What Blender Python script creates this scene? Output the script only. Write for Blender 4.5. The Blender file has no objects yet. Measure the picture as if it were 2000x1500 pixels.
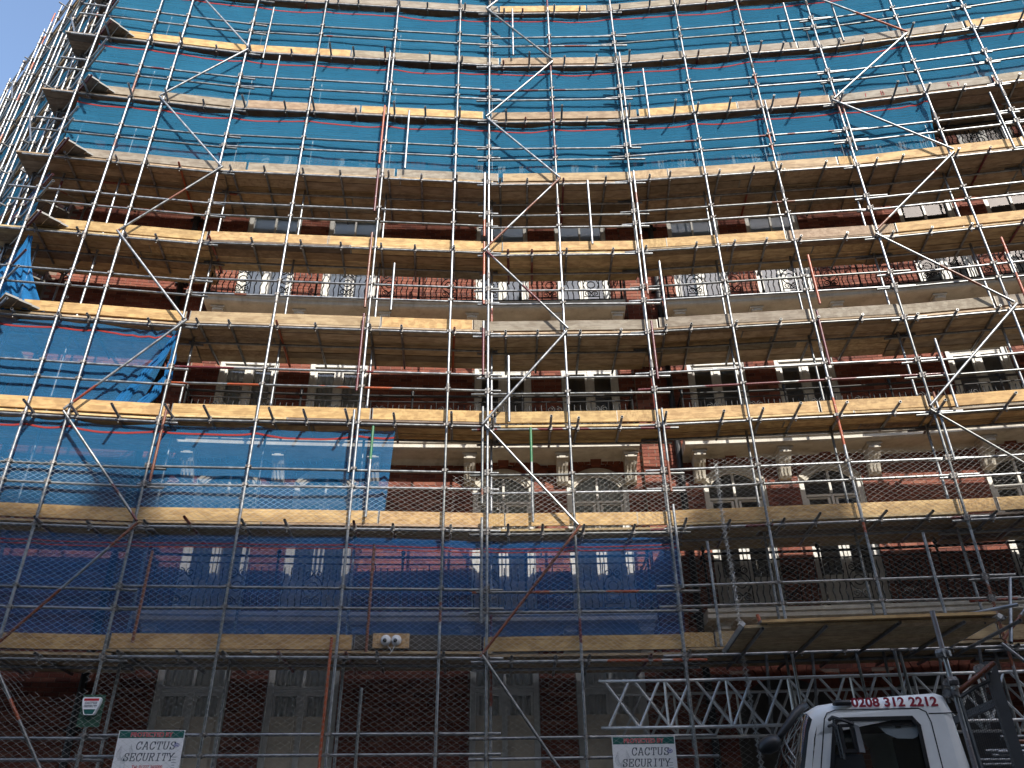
import bpy, math, random
import numpy as np
from mathutils import Vector, Matrix

random.seed(7)
rng = np.random.default_rng(7)
R = math.radians
sc = bpy.context.scene
C = sc.collection

# ------------------------------------------------------------------ camera, sky, sun, exposure
CAM_H = 1.6
FPX, PITCH, ROLL = 1564.63, R(30.156), R(-0.72)      # focal length in pixels of a 2000 px wide frame
cam_d = bpy.data.cameras.new('camera')
cam = bpy.data.objects.new('camera', cam_d)
C.objects.link(cam)
cam_d.sensor_width = 36.0
cam_d.lens = FPX / 2000 * 36
cam_d.clip_start = 0.1
cam_d.clip_end = 2000
cam.matrix_world = (Matrix.Translation((0, 0, CAM_H)) @ Matrix.Rotation(R(90) + PITCH, 4, 'X')
                    @ Matrix.Rotation(ROLL, 4, 'Z'))
sc.camera = cam

SUN_EL, SUN_AZ = R(38), R(26)                         # azimuth: to the right of straight behind the viewer
sun_dir = Vector((math.sin(SUN_AZ) * math.cos(SUN_EL), -math.cos(SUN_AZ) * math.cos(SUN_EL), math.sin(SUN_EL)))
world = bpy.data.worlds.new('World')
sc.world = world
world.use_nodes = True
wn = world.node_tree.nodes
sky = wn.new('ShaderNodeTexSky')
sky.sky_type = 'NISHITA'
sky.sun_disc = False
sky.sun_elevation = SUN_EL
sky.sun_rotation = math.atan2(sun_dir.x, sun_dir.y)
sky.air_density = 1.0
sky.dust_density = 1.6
sky.ozone_density = 1.0
bg = wn['Background']
world.node_tree.links.new(sky.outputs[0], bg.inputs[0])
bg.inputs[1].default_value = 0.15
sun_l = bpy.data.lights.new('sun', 'SUN')
sun_l.energy = 3.1
sun_l.angle = R(0.53)
sun_l.color = (1.0, 0.95, 0.86)
sun = bpy.data.objects.new('sun', sun_l)
C.objects.link(sun)
sun.rotation_euler = sun_dir.to_track_quat('Z', 'Y').to_euler()
sun.location = sun_dir * 60
sc.view_settings.view_transform = 'Standard'
sc.view_settings.look = 'None'
sc.view_settings.gamma = 1
sc.view_settings.exposure = 1.2
sc.cycles.max_bounces = 8
sc.cycles.transparent_max_bounces = 24
sc.cycles.use_denoising = True

# ------------------------------------------------------------------ helpers
WM = {}


def put(name, mesh, parent=None, mat=None, mw=None, color=None, **props):
    o = bpy.data.objects.new(name, mesh)
    C.objects.link(o)
    mw = mw if mw is not None else Matrix()
    WM[o.name] = mw
    if parent is not None:
        o.parent = parent
        o.matrix_basis = WM[parent.name].inverted() @ mw
    else:
        o.matrix_basis = mw
    if mat is not None and mesh is not None:
        if len(mesh.materials) == 0:
            mesh.materials.append(mat)
        elif mesh.materials[0] != mat:
            o.material_slots[0].link = 'OBJECT'
            o.material_slots[0].material = mat
    if color is not None:
        o.color = color
    for k, v in props.items():
        o[k] = v
    return o


def thing(name, label, cat, loc=(0, 0, 0), group=None, mw=None):
    o = put(name, None, None, None, mw if mw is not None else Matrix.Translation(loc))
    o['label'] = label
    o['category'] = cat
    if group:
        o['group'] = group
    return o


def mesh_from(name, v, f, smooth=False, mats=(), fm=None):
    m = bpy.data.meshes.new(name)
    m.from_pydata([tuple(p) for p in v], [], [tuple(q) for q in f])
    for mt in mats:
        m.materials.append(mt)
    if fm is not None:
        m.polygons.foreach_set('material_index', fm)
    if smooth:
        m.polygons.foreach_set('use_smooth', [True] * len(m.polygons))
    m.update()
    return m


class MB:
    """collects shapes of ONE part"""
    def __init__(s):
        s.v, s.f, s.m = [], [], []

    def add(s, v, f, mi=0):
        b = len(s.v)
        s.v += [tuple(p) for p in v]
        s.f += [tuple(b + i for i in q) for q in f]
        s.m += [mi] * len(f)
        return s

    def box(s, a, b, mi=0, mw=None):
        (x0, y0, z0), (x1, y1, z1) = a, b
        v = [(x0, y0, z0), (x1, y0, z0), (x1, y1, z0), (x0, y1, z0), (x0, y0, z1), (x1, y0, z1), (x1, y1, z1), (x0, y1, z1)]
        if mw is not None:
            v = [mw @ Vector(p) for p in v]
        return s.add(v, [(0, 3, 2, 1), (4, 5, 6, 7), (0, 1, 5, 4), (1, 2, 6, 5), (2, 3, 7, 6), (3, 0, 4, 7)], mi)

    def hexa(s, v, mi=0):
        return s.add(v, [(0, 3, 2, 1), (4, 5, 6, 7), (0, 1, 5, 4), (1, 2, 6, 5), (2, 3, 7, 6), (3, 0, 4, 7)], mi)

    def tube(s, pts, r, n=8, mi=0, cap=True, closed=False):
        pts = [Vector(p) for p in pts]
        N = len(pts)
        rr = r if isinstance(r, (list, tuple)) else [r] * N
        rings = []
        up = None
        for i, p in enumerate(pts):
            if closed:
                t = pts[(i + 1) % N] - pts[i - 1]
            else:
                t = pts[min(i + 1, N - 1)] - pts[max(i - 1, 0)]
            t.normalize()
            if up is None:
                up = Vector((0, 0, 1)) if abs(t.z) < .9 else Vector((1, 0, 0))
            a = t.cross(up)
            if a.length < 1e-6:
                a = t.orthogonal()
            a.normalize()
            b = a.cross(t)
            up = b
            rings.append([p + (a * math.cos(2 * math.pi * k / n) + b * math.sin(2 * math.pi * k / n)) * rr[i] for k in range(n)])
        v = [q for r_ in rings for q in r_]
        f = []
        for i in range(N if closed else N - 1):
            j = (i + 1) % N
            for k in range(n):
                f.append((i * n + k, i * n + (k + 1) % n, j * n + (k + 1) % n, j * n + k))
        if cap and not closed:
            f.append(tuple(range(n - 1, -1, -1)))
            f.append(tuple((N - 1) * n + k for k in range(n)))
        return s.add(v, f, mi)

    def prism(s, poly, d0, d1, fn, mi=0):
        """poly of 2D points extruded between d0 and d1; fn(p, d) -> 3D"""
        n = len(poly)
        v = [fn(p, d0) for p in poly] + [fn(p, d1) for p in poly]
        f = [(i, (i + 1) % n, n + (i + 1) % n, n + i) for i in range(n)]
        f += [tuple(range(n - 1, -1, -1)), tuple(range(n, 2 * n))]
        return s.add(v, f, mi)

    def mesh(s, name, smooth=False, mats=()):
        return mesh_from(name, s.v, s.f, smooth, mats, s.m if len(mats) > 1 else None)


def autosmooth(m, ang=40):
    m.polygons.foreach_set('use_smooth', [True] * len(m.polygons))
    m.set_sharp_from_angle(angle=R(ang))
    return m


# ------------------------------------------------------------------ materials
def nt(name):
    m = bpy.data.materials.new(name)
    m.use_nodes = True
    t = m.node_tree
    b = t.nodes['Principled BSDF']
    return m, t, b, t.links


def node(t, kind, **kw):
    n = t.nodes.new(kind)
    for k, v in kw.items():
        setattr(n, k, v)
    return n


def ramp(t, stops):
    n = t.nodes.new('ShaderNodeValToRGB')
    e = n.color_ramp.elements
    while len(e) > 1:
        e.remove(e[-1])
    for i, (p, c) in enumerate(stops):
        if i == 0:
            e[0].position, e[0].color = p, (*c, 1) if len(c) == 3 else c
        else:
            x = e.new(p)
            x.color = (*c, 1) if len(c) == 3 else c
    return n


def mixc(t, fac, a, b, mode='MIX'):
    n = t.nodes.new('ShaderNodeMix')
    n.data_type = 'RGBA'
    n.blend_type = mode
    for k, val in ((0, fac), (6, a), (7, b)):
        if hasattr(val, 'links'):
            t.links.new(val, n.inputs[k])
        else:
            n.inputs[k].default_value = val if k == 0 else ((*val, 1) if len(val) == 3 else val)
    return n.outputs[2]


def noise(t, vec, scale, detail=4, rough=.6, dist=0):
    n = t.nodes.new('ShaderNodeTexNoise')
    n.inputs['Scale'].default_value = scale
    n.inputs['Detail'].default_value = detail
    n.inputs['Roughness'].default_value = rough
    n.inputs['Distortion'].default_value = dist
    if vec is not None:
        t.links.new(vec, n.inputs['Vector'])
    return n.outputs[0]


def mapping(t, src, scale=(1, 1, 1), rot=(0, 0, 0), loc=(0, 0, 0)):
    n = t.nodes.new('ShaderNodeMapping')
    n.inputs['Scale'].default_value = scale
    n.inputs['Rotation'].default_value = rot
    n.inputs['Location'].default_value = loc
    t.links.new(src, n.inputs['Vector'])
    return n.outputs[0]


def math_n(t, op, a, b=None):
    n = t.nodes.new('ShaderNodeMath')
    n.operation = op
    for k, v in ((0, a), (1, b)):
        if v is None:
            continue
        if hasattr(v, 'links'):
            t.links.new(v, n.inputs[k])
        else:
            n.inputs[k].default_value = v
    return n.outputs[0]


def bump(t, b, h, strength=.3, dist=.01):
    n = t.nodes.new('ShaderNodeBump')
    n.inputs['Strength'].default_value = strength
    n.inputs['Distance'].default_value = dist
    t.links.new(h, n.inputs['Height'])
    t.links.new(n.outputs[0], b.inputs['Normal'])


def shifted_pos(t, amt=40):
    g = t.nodes.new('ShaderNodeNewGeometry')
    oi = t.nodes.new('ShaderNodeObjectInfo')
    a = t.nodes.new('ShaderNodeVectorMath')
    a.operation = 'ADD'
    m = math_n(t, 'MULTIPLY', oi.outputs['Random'], amt)
    t.links.new(g.outputs['Position'], a.inputs[0])
    t.links.new(m, a.inputs[1])
    return a.outputs[0], oi


# galvanised scaffold tube; object colour = paint, object alpha = how much of the tube is painted
M_TUBE, t, b, L = nt('galvanised_tube')
pos, oi = shifted_pos(t)
g1 = noise(t, mapping(t, pos, (1, 1, 1)), 9, 5, .65)
g2 = noise(t, pos, 55, 3, .6)
rg = ramp(t, [(.3, (.15, .155, .16)), (.55, (.29, .298, .302)), (.75, (.42, .43, .43))])
L.new(g1, rg.inputs[0])
rnd = ramp(t, [(0, (.62, .62, .60)), (.5, (.95, .95, .95)), (1, (1.1, 1.1, 1.12))])
L.new(oi.outputs['Random'], rnd.inputs[0])
base = mixc(t, 1.0, rg.outputs[0], rnd.outputs[0], 'MULTIPLY')
rust = ramp(t, [(.60, (0, 0, 0)), (.72, (1, 1, 1))])
L.new(noise(t, pos, 3.5, 5, .7), rust.inputs[0])
base = mixc(t, math_n(t, 'MULTIPLY', rust.outputs[0], .35), base, (.20, .12, .07))
pn = noise(t, pos, 1.1, 1, .5)
mask = math_n(t, 'LESS_THAN', math_n(t, 'MULTIPLY', pn, 1.0), math_n(t, 'ADD', math_n(t, 'MULTIPLY', oi.outputs['Alpha'], .55), .22))
chip = math_n(t, 'GREATER_THAN', g2, .36)
mask = math_n(t, 'MULTIPLY', mask, chip)
mask = math_n(t, 'MULTIPLY', mask, math_n(t, 'GREATER_THAN', oi.outputs['Alpha'], .01))
pcol = mixc(t, noise(t, pos, 6, 3), oi.outputs['Color'], mixc(t, 1, oi.outputs['Color'], (.45, .3, .3), 'MULTIPLY'))
base = mixc(t, mask, base, pcol)
L.new(base, b.inputs['Base Color'])
L.new(math_n(t, 'SUBTRACT', .72, math_n(t, 'MULTIPLY', mask, .72)), b.inputs['Metallic'])
rr = ramp(t, [(.3, (.28,) * 3), (.7, (.46,) * 3)])
L.new(g1, rr.inputs[0])
L.new(rr.outputs[0], b.inputs['Roughness'])
bump(t, b, g2, .15, .002)

M_CLAMP, t, b, L = nt('coupler_steel')
pos, oi = shifted_pos(t)
rg = ramp(t, [(.35, (.07, .06, .055)), (.6, (.25, .24, .23)), (.75, (.20, .11, .06))])
L.new(noise(t, pos, 22, 4), rg.inputs[0])
L.new(rg.outputs[0], b.inputs['Base Color'])
b.inputs['Metallic'].default_value = .5
b.inputs['Roughness'].default_value = .55

# timber boards: object colour = timber colour of that board
M_WOOD, t, b, L = nt('scaffold_board_timber')
tc = node(t, 'ShaderNodeTexCoord')
oi = node(t, 'ShaderNodeObjectInfo')
va = node(t, 'ShaderNodeVectorMath', operation='ADD')
L.new(tc.outputs['Object'], va.inputs[0])
L.new(math_n(t, 'MULTIPLY', oi.outputs['Random'], 37), va.inputs[1])
gr = noise(t, mapping(t, va.outputs[0], (5, 60, 60)), 1, 6, .65, .6)
gr2 = noise(t, mapping(t, va.outputs[0], (14, 9, 9)), 1, 4, .6, .3)
vor = node(t, 'ShaderNodeTexVoronoi')
vor.inputs['Scale'].default_value = 1
L.new(mapping(t, va.outputs[0], (9, 11, 11)), vor.inputs['Vector'])
kn = ramp(t, [(.02, (.25, .25, .25)), (.12, (1, 1, 1))])
L.new(vor.outputs['Distance'], kn.inputs[0])
gcol = ramp(t, [(.28, (.55, .50, .46)), (.5, (.92, .92, .92)), (.72, (1.14, 1.12, 1.08))])
L.new(gr, gcol.inputs[0])
bc = mixc(t, 1, oi.outputs['Color'], gcol.outputs[0], 'MULTIPLY')
bc = mixc(t, .55, bc, mixc(t, 1, bc, kn.outputs[0], 'MULTIPLY'))
st = ramp(t, [(.42, (.62, .56, .50)), (.58, (1, 1, 1))])
L.new(gr2, st.inputs[0])
bc = mixc(t, .75, bc, mixc(t, 1, bc, st.outputs[0], 'MULTIPLY'))
L.new(bc, b.inputs['Base Color'])
b.inputs['Roughness'].default_value = .75
bump(t, b, gr, .35, .004)

M_BAND, t, b, L = nt('board_end_band')
b.inputs['Base Color'].default_value = (.22, .21, .19, 1)
b.inputs['Metallic'].default_value = .7
b.inputs['Roughness'].default_value = .5


def net_material(name, col, alpha, tcol):
    m, t, b, L = nt(name)
    t.nodes.remove(b)
    out = t.nodes['Material Output']
    tc = node(t, 'ShaderNodeTexCoord')
    w = noise(t, mapping(t, tc.outputs['UV'], (.6, 60, 1)), 1, 3, .6)
    w2 = noise(t, tc.outputs['UV'], 1.3, 4, .6)
    var = ramp(t, [(.3, (.78, .80, .82)), (.55, (1, 1, 1)), (.75, (1.15, 1.12, 1.08))])
    L.new(math_n(t, 'ADD', math_n(t, 'MULTIPLY', w, .6), math_n(t, 'MULTIPLY', w2, .4)), var.inputs[0])
    cc = mixc(t, 1, (*col, 1), var.outputs[0], 'MULTIPLY')
    d = node(t, 'ShaderNodeBsdfDiffuse')
    tr = node(t, 'ShaderNodeBsdfTranslucent')
    L.new(cc, d.inputs[0])
    tr.inputs[0].default_value = (*tcol, 1)
    mx = node(t, 'ShaderNodeMixShader')
    mx.inputs[0].default_value = .25
    L.new(d.outputs[0], mx.inputs[1])
    L.new(tr.outputs[0], mx.inputs[2])
    tp = node(t, 'ShaderNodeBsdfTransparent')
    tp.inputs[0].default_value = (1, 1, 1, 1)
    m2 = node(t, 'ShaderNodeMixShader')
    al = math_n(t, 'ADD', math_n(t, 'MULTIPLY', math_n(t, 'SUBTRACT', w, .5), .25), alpha)
    L.new(al, m2.inputs[0])
    L.new(tp.outputs[0], m2.inputs[1])
    L.new(mx.outputs[0], m2.inputs[2])
    L.new(m2.outputs[0], out.inputs[0])
    return m


M_NET = net_material('blue_debris_net', (.034, .168, .290), .70, (.025, .13, .28))
M_NETL = net_material('blue_debris_net_open_weave', (.036, .165, .34), .58, (.025, .13, .32))
M_NETD = net_material('royal_blue_debris_net', (.030, .165, .46), .50, (.024, .15, .44))
M_NETG = net_material('blue_debris_net_gathered', (.03, .18, .42), .86, (.02, .14, .36))
M_NETR = net_material('red_net_stripe', (.42, .055, .045), .85, (.35, .05, .04))


def simple(name, col, rough=.6, metal=0., var=.25, scale=6, bumpv=0., spec=.5):
    m, t, b, L = nt(name)
    g = node(t, 'ShaderNodeNewGeometry')
    n1 = noise(t, g.outputs['Position'], scale, 5, .65)
    lo = tuple(c * (1 - var) for c in col)
    hi = tuple(min(1, c * (1 + var * .6)) for c in col)
    rp = ramp(t, [(.3, lo), (.7, hi)])
    L.new(n1, rp.inputs[0])
    L.new(rp.outputs[0], b.inputs['Base Color'])
    b.inputs['Roughness'].default_value = rough
    b.inputs['Metallic'].default_value = metal
    b.inputs['Specular IOR Level'].default_value = spec
    if bumpv:
        bump(t, b, noise(t, g.outputs['Position'], scale * 8, 4), bumpv, .004)
    return m


# cream painted stucco with rain stains
M_CREAM, t, b, L = nt('cream_painted_stucco')
g = node(t, 'ShaderNodeNewGeometry')
stn = noise(t, mapping(t, g.outputs['Position'], (5, 5, .8)), 1, 5, .7)
big = noise(t, g.outputs['Position'], 1.7, 5, .7)
rp = ramp(t, [(.30, (.28, .24, .19)), (.45, (.47, .43, .36)), (.62, (.60, .56, .48))])
L.new(math_n(t, 'ADD', math_n(t, 'MULTIPLY', stn, .55), math_n(t, 'MULTIPLY', big, .45)), rp.inputs[0])
L.new(rp.outputs[0], b.inputs['Base Color'])
b.inputs['Roughness'].default_value = .7
bump(t, b, noise(t, g.outputs['Position'], 40, 4), .12, .004)

M_WHITE = simple('white_window_paint', (.60, .58, .53), .5, var=.18, scale=9)
M_DOOR = simple('warm_cream_door_paint', (.66, .56, .43), .55, var=.15, scale=7)
M_TERRA = simple('red_terracotta', (.22, .062, .034), .75, var=.3, scale=12, bumpv=.2)
M_IRON = simple('black_painted_iron', (.012, .012, .013), .45, .2, .3)
M_PIPE = simple('black_drainpipe', (.015, .015, .017), .5, 0, .3)
M_CURTAIN = simple('net_curtain_cloth', (.78, .75, .68), .9, var=.1)
M_BLIND = simple('pale_blue_blind', (.68, .73, .76), .8, var=.05)
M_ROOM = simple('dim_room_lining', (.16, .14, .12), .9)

M_GLASS, t, b, L = nt('window_glass')
t.nodes.remove(b)
fr = node(t, 'ShaderNodeFresnel')
fr.inputs[0].default_value = 1.5
tp = node(t, 'ShaderNodeBsdfTransparent')
tp.inputs[0].default_value = (.93, .95, .95, 1)
gl = node(t, 'ShaderNodeBsdfGlossy')
gl.inputs['Roughness'].default_value = .03
mx = node(t, 'ShaderNodeMixShader')
g = node(t, 'ShaderNodeNewGeometry')
bp = node(t, 'ShaderNodeBump')
bp.inputs['Strength'].default_value = .04
bp.inputs['Distance'].default_value = .05
L.new(noise(t, g.outputs['Position'], 2.5, 2), bp.inputs['Height'])
L.new(bp.outputs[0], gl.inputs['Normal'])
L.new(math_n(t, 'ADD', fr.outputs[0], .05), mx.inputs[0])
L.new(tp.outputs[0], mx.inputs[1])
L.new(gl.outputs[0], mx.inputs[2])
L.new(mx.outputs[0], t.nodes['Material Output'].inputs[0])


def brick_mat(name, per_object):
    m, t, b, L = nt(name)
    if per_object:
        oi = node(t, 'ShaderNodeObjectInfo')
        r = oi.outputs['Random']
    else:
        g0 = node(t, 'ShaderNodeNewGeometry')
        r = g0.outputs['Random Per Island']
    g = node(t, 'ShaderNodeNewGeometry')
    rp = ramp(t, [(0, (.11, .032, .022)), (.3, (.18, .050, .030)), (.7, (.225, .066, .038)), (1, (.28, .11, .07))])
    L.new(r, rp.inputs[0])
    n1 = noise(t, g.outputs['Position'], 30, 5, .7)
    v = ramp(t, [(.3, (.7, .68, .66)), (.7, (1.12, 1.1, 1.1))])
    L.new(n1, v.inputs[0])
    L.new(mixc(t, 1, rp.outputs[0], v.outputs[0], 'MULTIPLY'), b.inputs['Base Color'])
    b.inputs['Roughness'].default_value = .85
    bump(t, b, n1, .3, .004)
    return m


M_BRICK = brick_mat('red_brick', True)
M_BRICKS = brick_mat('red_brickwork', False)
M_MORTAR = simple('lime_mortar', (.22, .16, .125), .9, var=.25, scale=15)


def brick_sheet(name, c1, c2, mort):
    m, t, b, L = nt(name)
    tc = node(t, 'ShaderNodeTexCoord')
    br = node(t, 'ShaderNodeTexBrick')
    br.inputs['Color1'].default_value = (*c1, 1)
    br.inputs['Color2'].default_value = (*c2, 1)
    br.inputs['Mortar'].default_value = (*mort, 1)
    br.inputs['Scale'].default_value = 1
    br.inputs['Mortar Size'].default_value = .010
    br.inputs['Brick Width'].default_value = .225
    br.inputs['Row Height'].default_value = .075
    L.new(tc.outputs['UV'], br.inputs['Vector'])
    L.new(br.outputs[0], b.inputs['Base Color'])
    b.inputs['Roughness'].default_value = .85
    bump(t, b, br.outputs['Fac'], -.4, .01)
    return m


M_BSHEET = brick_sheet('red_brick_far', (.30, .08, .04), (.24, .06, .035), (.35, .28, .22))
M_STOCK = brick_sheet('yellow_stock_brick', (.20, .14, .09), (.15, .11, .07), (.20, .17, .14))
M_WIRE = simple('galvanised_wire', (.55, .55, .53), .5, .4, .3, 20)
M_ALU = simple('aluminium_beam', (.66, .66, .65), .45, .55, .2, 8)
M_ROAD = simple('asphalt', (.05, .05, .052), .9, var=.3, scale=3, bumpv=.4)
M_PAVE = simple('paving', (.20, .19, .18), .85, var=.2, scale=2, bumpv=.2)
M_SLATE = simple('roof_slate', (.10, .10, .11), .7)

# ------------------------------------------------------------------ plan of the front scaffold (measured)
NODES = [(-9.51, 11.94), (-6.22, 12.46), (-.45, 12.92), (2.64, 12.92), (7.45, 12.54), (10.86, 12.05), (14.2, 11.5)]
SX = [-9.51, -8.39, -7.71, -6.22, -4.55, -2.76, -1.19, -.45, 1.03, 2.64, 4.26, 5.79, 7.45, 9.33, 10.86, 12.5]
ZL = [4.19, 6.26, 8.24, 10.265, 12.265, 14.237, 16.18, 18.115, 20.146, 22.15]   # ledger heights of the ten lifts
SEG_DZ = [-.05, 0, -.06, 0, -.05, 0]
NSEG = len(NODES) - 1


def seg_of(x):
    for i in range(NSEG):
        if x < NODES[i + 1][0]:
            return i
    return NSEG - 1


def seg_frame(i):
    a, b_ = Vector(NODES[i]), Vector(NODES[i + 1])
    t_ = (b_ - a).normalized()
    return a, b_, t_, Vector((-t_.y, t_.x))


def front(x, d=0, seg=None):
    i = seg_of(x) if seg is None else seg
    a, b_, t_, n_ = seg_frame(i)
    k = (x - a.x) / (b_.x - a.x)
    p = a + (b_ - a) * k + n_ * d
    return p


def fp(x, d, z, seg=None):
    p = front(x, d, seg)
    return Vector((p.x, p.y, z))


def mark(px, py, d=0.0):
    """facade coordinate x of a measured picture point, on the scaffold face"""
    c_, s_ = math.cos(PITCH), math.sin(PITCH)
    a, b_ = px - 1000, py - 750
    cr, sr = math.cos(ROLL), math.sin(ROLL)
    u, v = cr * a + sr * b_, -sr * a + cr * b_
    dr = Vector((u / FPX, c_ + v / FPX * s_, s_ - v / FPX * c_))
    lo, hi = -14.0, 15.0
    for _ in range(40):
        m = (lo + hi) / 2
        p = front(m, d)
        if p.x / p.y < dr.x / dr.y:
            lo = m
        else:
            hi = m
    p = front(lo, d)
    return lo, p.y / dr.y * dr.z + CAM_H


# wall curve
WALL_D = 1.62


def wc(u, d, z):
    y = 12.92 - .0085 * (u - 1) ** 2
    s_ = -.017 * (u - 1)
    ln = math.hypot(1, s_)
    return Vector((u - s_ / ln * d, y + d / ln, z))


def wall_mat(u, d, z):
    s_ = -.017 * (u - 1)
    return Matrix.Translation(wc(u, d, z)) @ Matrix.Rotation(math.atan(s_), 4, 'Z')


# ------------------------------------------------------------------ ground
gm = mesh_from('ground', [(-300, -300, 0), (300, -300, 0), (300, 300, 0), (-300, 300, 0)], [(0, 1, 2, 3)])
o = put('ground', gm, None, M_PAVE, kind='structure')
rm = mesh_from('road', [(-120, -1.0, .004), (120, -1.0, .004), (120, 10.9, .004), (-120, 10.9, .004)], [(0, 1, 2, 3)])
put('road', rm, None, M_ROAD, kind='structure')
mb = MB().box((-120, 10.9, 0), (120, 11.05, .125)).box((-120, 11.05, 0), (120, 30, .12))
put('pavement', mb.mesh('pavement'), None, M_PAVE, kind='structure')

# ------------------------------------------------------------------ the brick building
bld = thing('brick_building', 'red brick mansion block with white windows and cream balconies behind the scaffold', 'building', (1, 14.5, 0))
FL = [1.75, 5.15, 8.45, 11.75, 15.15, 18.5]
COLS = [-5.28, -3.50, -.16, 1.62, 4.20, 5.97, 9.30, 11.10]
WW = 1.16                                     # opening width
WH = {0: 2.80, 1: 2.86, 2: 2.62, 3: 2.72, 4: 2.7, 5: 2.6}
U0, U1, ZTOP = -9.6, 13.6, 25.5
ARCHW = [(3.62, 5.42, 4.16), (5.95, 7.95, 4.16)]      # two street level archways beside the truck
def has_window(k, ci):
    return not (k == 0 and ci in (4, 5))


OPEN = [(c - WW / 2, c + WW / 2, FL[k] + .10, FL[k] + .10 + WH[k]) for k in range(6) for ci, c in enumerate(COLS) if has_window(k, ci)]
OPEN += [(a, b_, .0, z) for a, b_, z in ARCHW]

# mortar backing with the openings cut out
us = sorted(set([U0, U1] + [a for o_ in OPEN for a in o_[:2]] + [i * .8 for i in range(-11, 17)]))
zs = sorted(set([0.0, ZTOP] + [a for o_ in OPEN for a in o_[2:]]))
v, f, idx = [], [], {}
for a in us:
    for z in zs:
        idx[a, z] = len(v)
        v.append(wc(a, WALL_D, z))


def blocked(u, z):
    return any(o_[0] < u < o_[1] and o_[2] < z < o_[3] for o_ in OPEN)


for a, a2 in zip(us, us[1:]):
    for z, z2 in zip(zs, zs[1:]):
        if not blocked((a + a2) / 2, (z + z2) / 2):
            f.append((idx[a, z], idx[a2, z], idx[a2, z2], idx[a, z2]))
wall = put('wall', mesh_from('wall', v, f), bld, M_MORTAR)

# bricks
BH, BL, MJ = .075, .225, .010
PIERS = [(2.52, 3.02, .11), (-6.72, -6.42, .11)]
brick_v, brick_f = [], []
parts_bricks = []


def brick_box(u0_, u1_, z0_, z1_, proud):
    d1 = WALL_D - proud
    return [wc(u0_, WALL_D - .001, z0_), wc(u1_, WALL_D - .001, z0_), wc(u1_, d1, z0_), wc(u0_, d1, z0_),
            wc(u0_, WALL_D - .001, z1_), wc(u1_, WALL_D - .001, z1_), wc(u1_, d1, z1_), wc(u0_, d1, z1_)]


BF = [(3, 2, 6, 7), (0, 3, 7, 4), (2, 1, 5, 6), (0, 1, 2, 3), (4, 7, 6, 5)]
row = 0
z = 1.0
while z < 17.2:
    u = U0 + .05 + (BL / 2 if row % 2 else 0)
    zc = z + BH / 2
    cuts = [(o_[0] - .005, o_[1] + .005) for o_ in OPEN if o_[2] - .03 < zc < o_[3] + .03]
    pcs = [(a, b_) for a, b_, p in PIERS]
    while u < U1 - .3:
        a, b_ = u + MJ / 2, u + BL - MJ / 2
        u += BL
        ivs = [(a, b_)]
        for c0, c1 in cuts + pcs:
            nv = []
            for s0, s1 in ivs:
                if s1 <= c0 or s0 >= c1:
                    nv.append((s0, s1))
                else:
                    if s0 < c0:
                        nv.append((s0, c0))
                    if s1 > c1:
                        nv.append((c1, s1))
            ivs = nv
        for s0, s1 in ivs:
            if s1 - s0 < .03:
                continue
            pr = .008 + random.random() * .004
            bx = brick_box(s0, s1, z + MJ / 2, z + BH - MJ / 2, pr)
            whole = s1 - s0 > .2
            if whole and ((10.62 < z < 11.25 and -3.0 < s0 < -1.0) or (10.62 < z < 11.3 and 2.2 < s0 < 3.6) or (7.2 < z < 8.0 and 3.0 < s0 < 3.7)) and len(parts_bricks) < 150:
                parts_bricks.append((s0, s1, z, pr))
            else:
                n0 = len(brick_v)
                brick_v += bx
                brick_f += [tuple(n0 + i for i in q) for q in BF]
    for a, b_, p in PIERS:
        w_ = b_ - a
        k = 0
        splits = [0, .5, 1] if row % 2 == 0 else [0, .25, .75, 1]
        for s0, s1 in zip(splits, splits[1:]):
            parts = (a + s0 * w_ + MJ / 2, a + s1 * w_ - MJ / 2, z, p + random.random() * .004)
            if 6.9 < z < 13.6 and a > 0 and len(parts_bricks) < 298:
                parts_bricks.append(parts)
            else:
                n0 = len(brick_v)
                brick_v += brick_box(parts[0], parts[1], z + MJ / 2, z + BH - MJ / 2, parts[3])
                brick_f += [tuple(n0 + i for i in q) for q in BF]
    z += BH
    row += 1
put('brickwork', mesh_from('brickwork', brick_v, brick_f), bld, M_BRICKS, kind='stuff')
for a, b_, p in PIERS:        # mortar core of each pier
    put('pier_core', MB().hexa([wc(a + .006, WALL_D, 1), wc(b_ - .006, WALL_D, 1), wc(b_ - .006, WALL_D - p + .006, 1), wc(a + .006, WALL_D - p + .006, 1),
                                wc(a + .006, WALL_D, 17), wc(b_ - .006, WALL_D, 17), wc(b_ - .006, WALL_D - p + .006, 17), wc(a + .006, WALL_D - p + .006, 17)]).mesh('pier_core'), bld, M_MORTAR)
UB = MB().box((-.5, 0, -.5), (.5, 1, .5)).mesh('brick', mats=(M_BRICK,))
for s0, s1, z, p in parts_bricks:
    mw = wall_mat((s0 + s1) / 2, WALL_D - p, z + BH / 2) @ Matrix.Diagonal((s1 - s0, p - .002, BH - MJ, 1))
    put('brick', UB, bld, None, mw)

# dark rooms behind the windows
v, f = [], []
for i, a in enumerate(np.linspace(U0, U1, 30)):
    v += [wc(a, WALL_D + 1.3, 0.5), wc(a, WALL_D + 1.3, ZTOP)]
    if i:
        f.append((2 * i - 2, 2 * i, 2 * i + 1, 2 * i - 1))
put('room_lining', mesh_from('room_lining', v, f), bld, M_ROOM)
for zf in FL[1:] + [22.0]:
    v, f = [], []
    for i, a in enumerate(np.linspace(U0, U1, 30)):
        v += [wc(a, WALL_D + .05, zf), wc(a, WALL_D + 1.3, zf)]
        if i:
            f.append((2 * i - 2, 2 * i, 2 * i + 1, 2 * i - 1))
    put('room_floor', mesh_from('room_floor', v, f), bld, M_ROOM)


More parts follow.
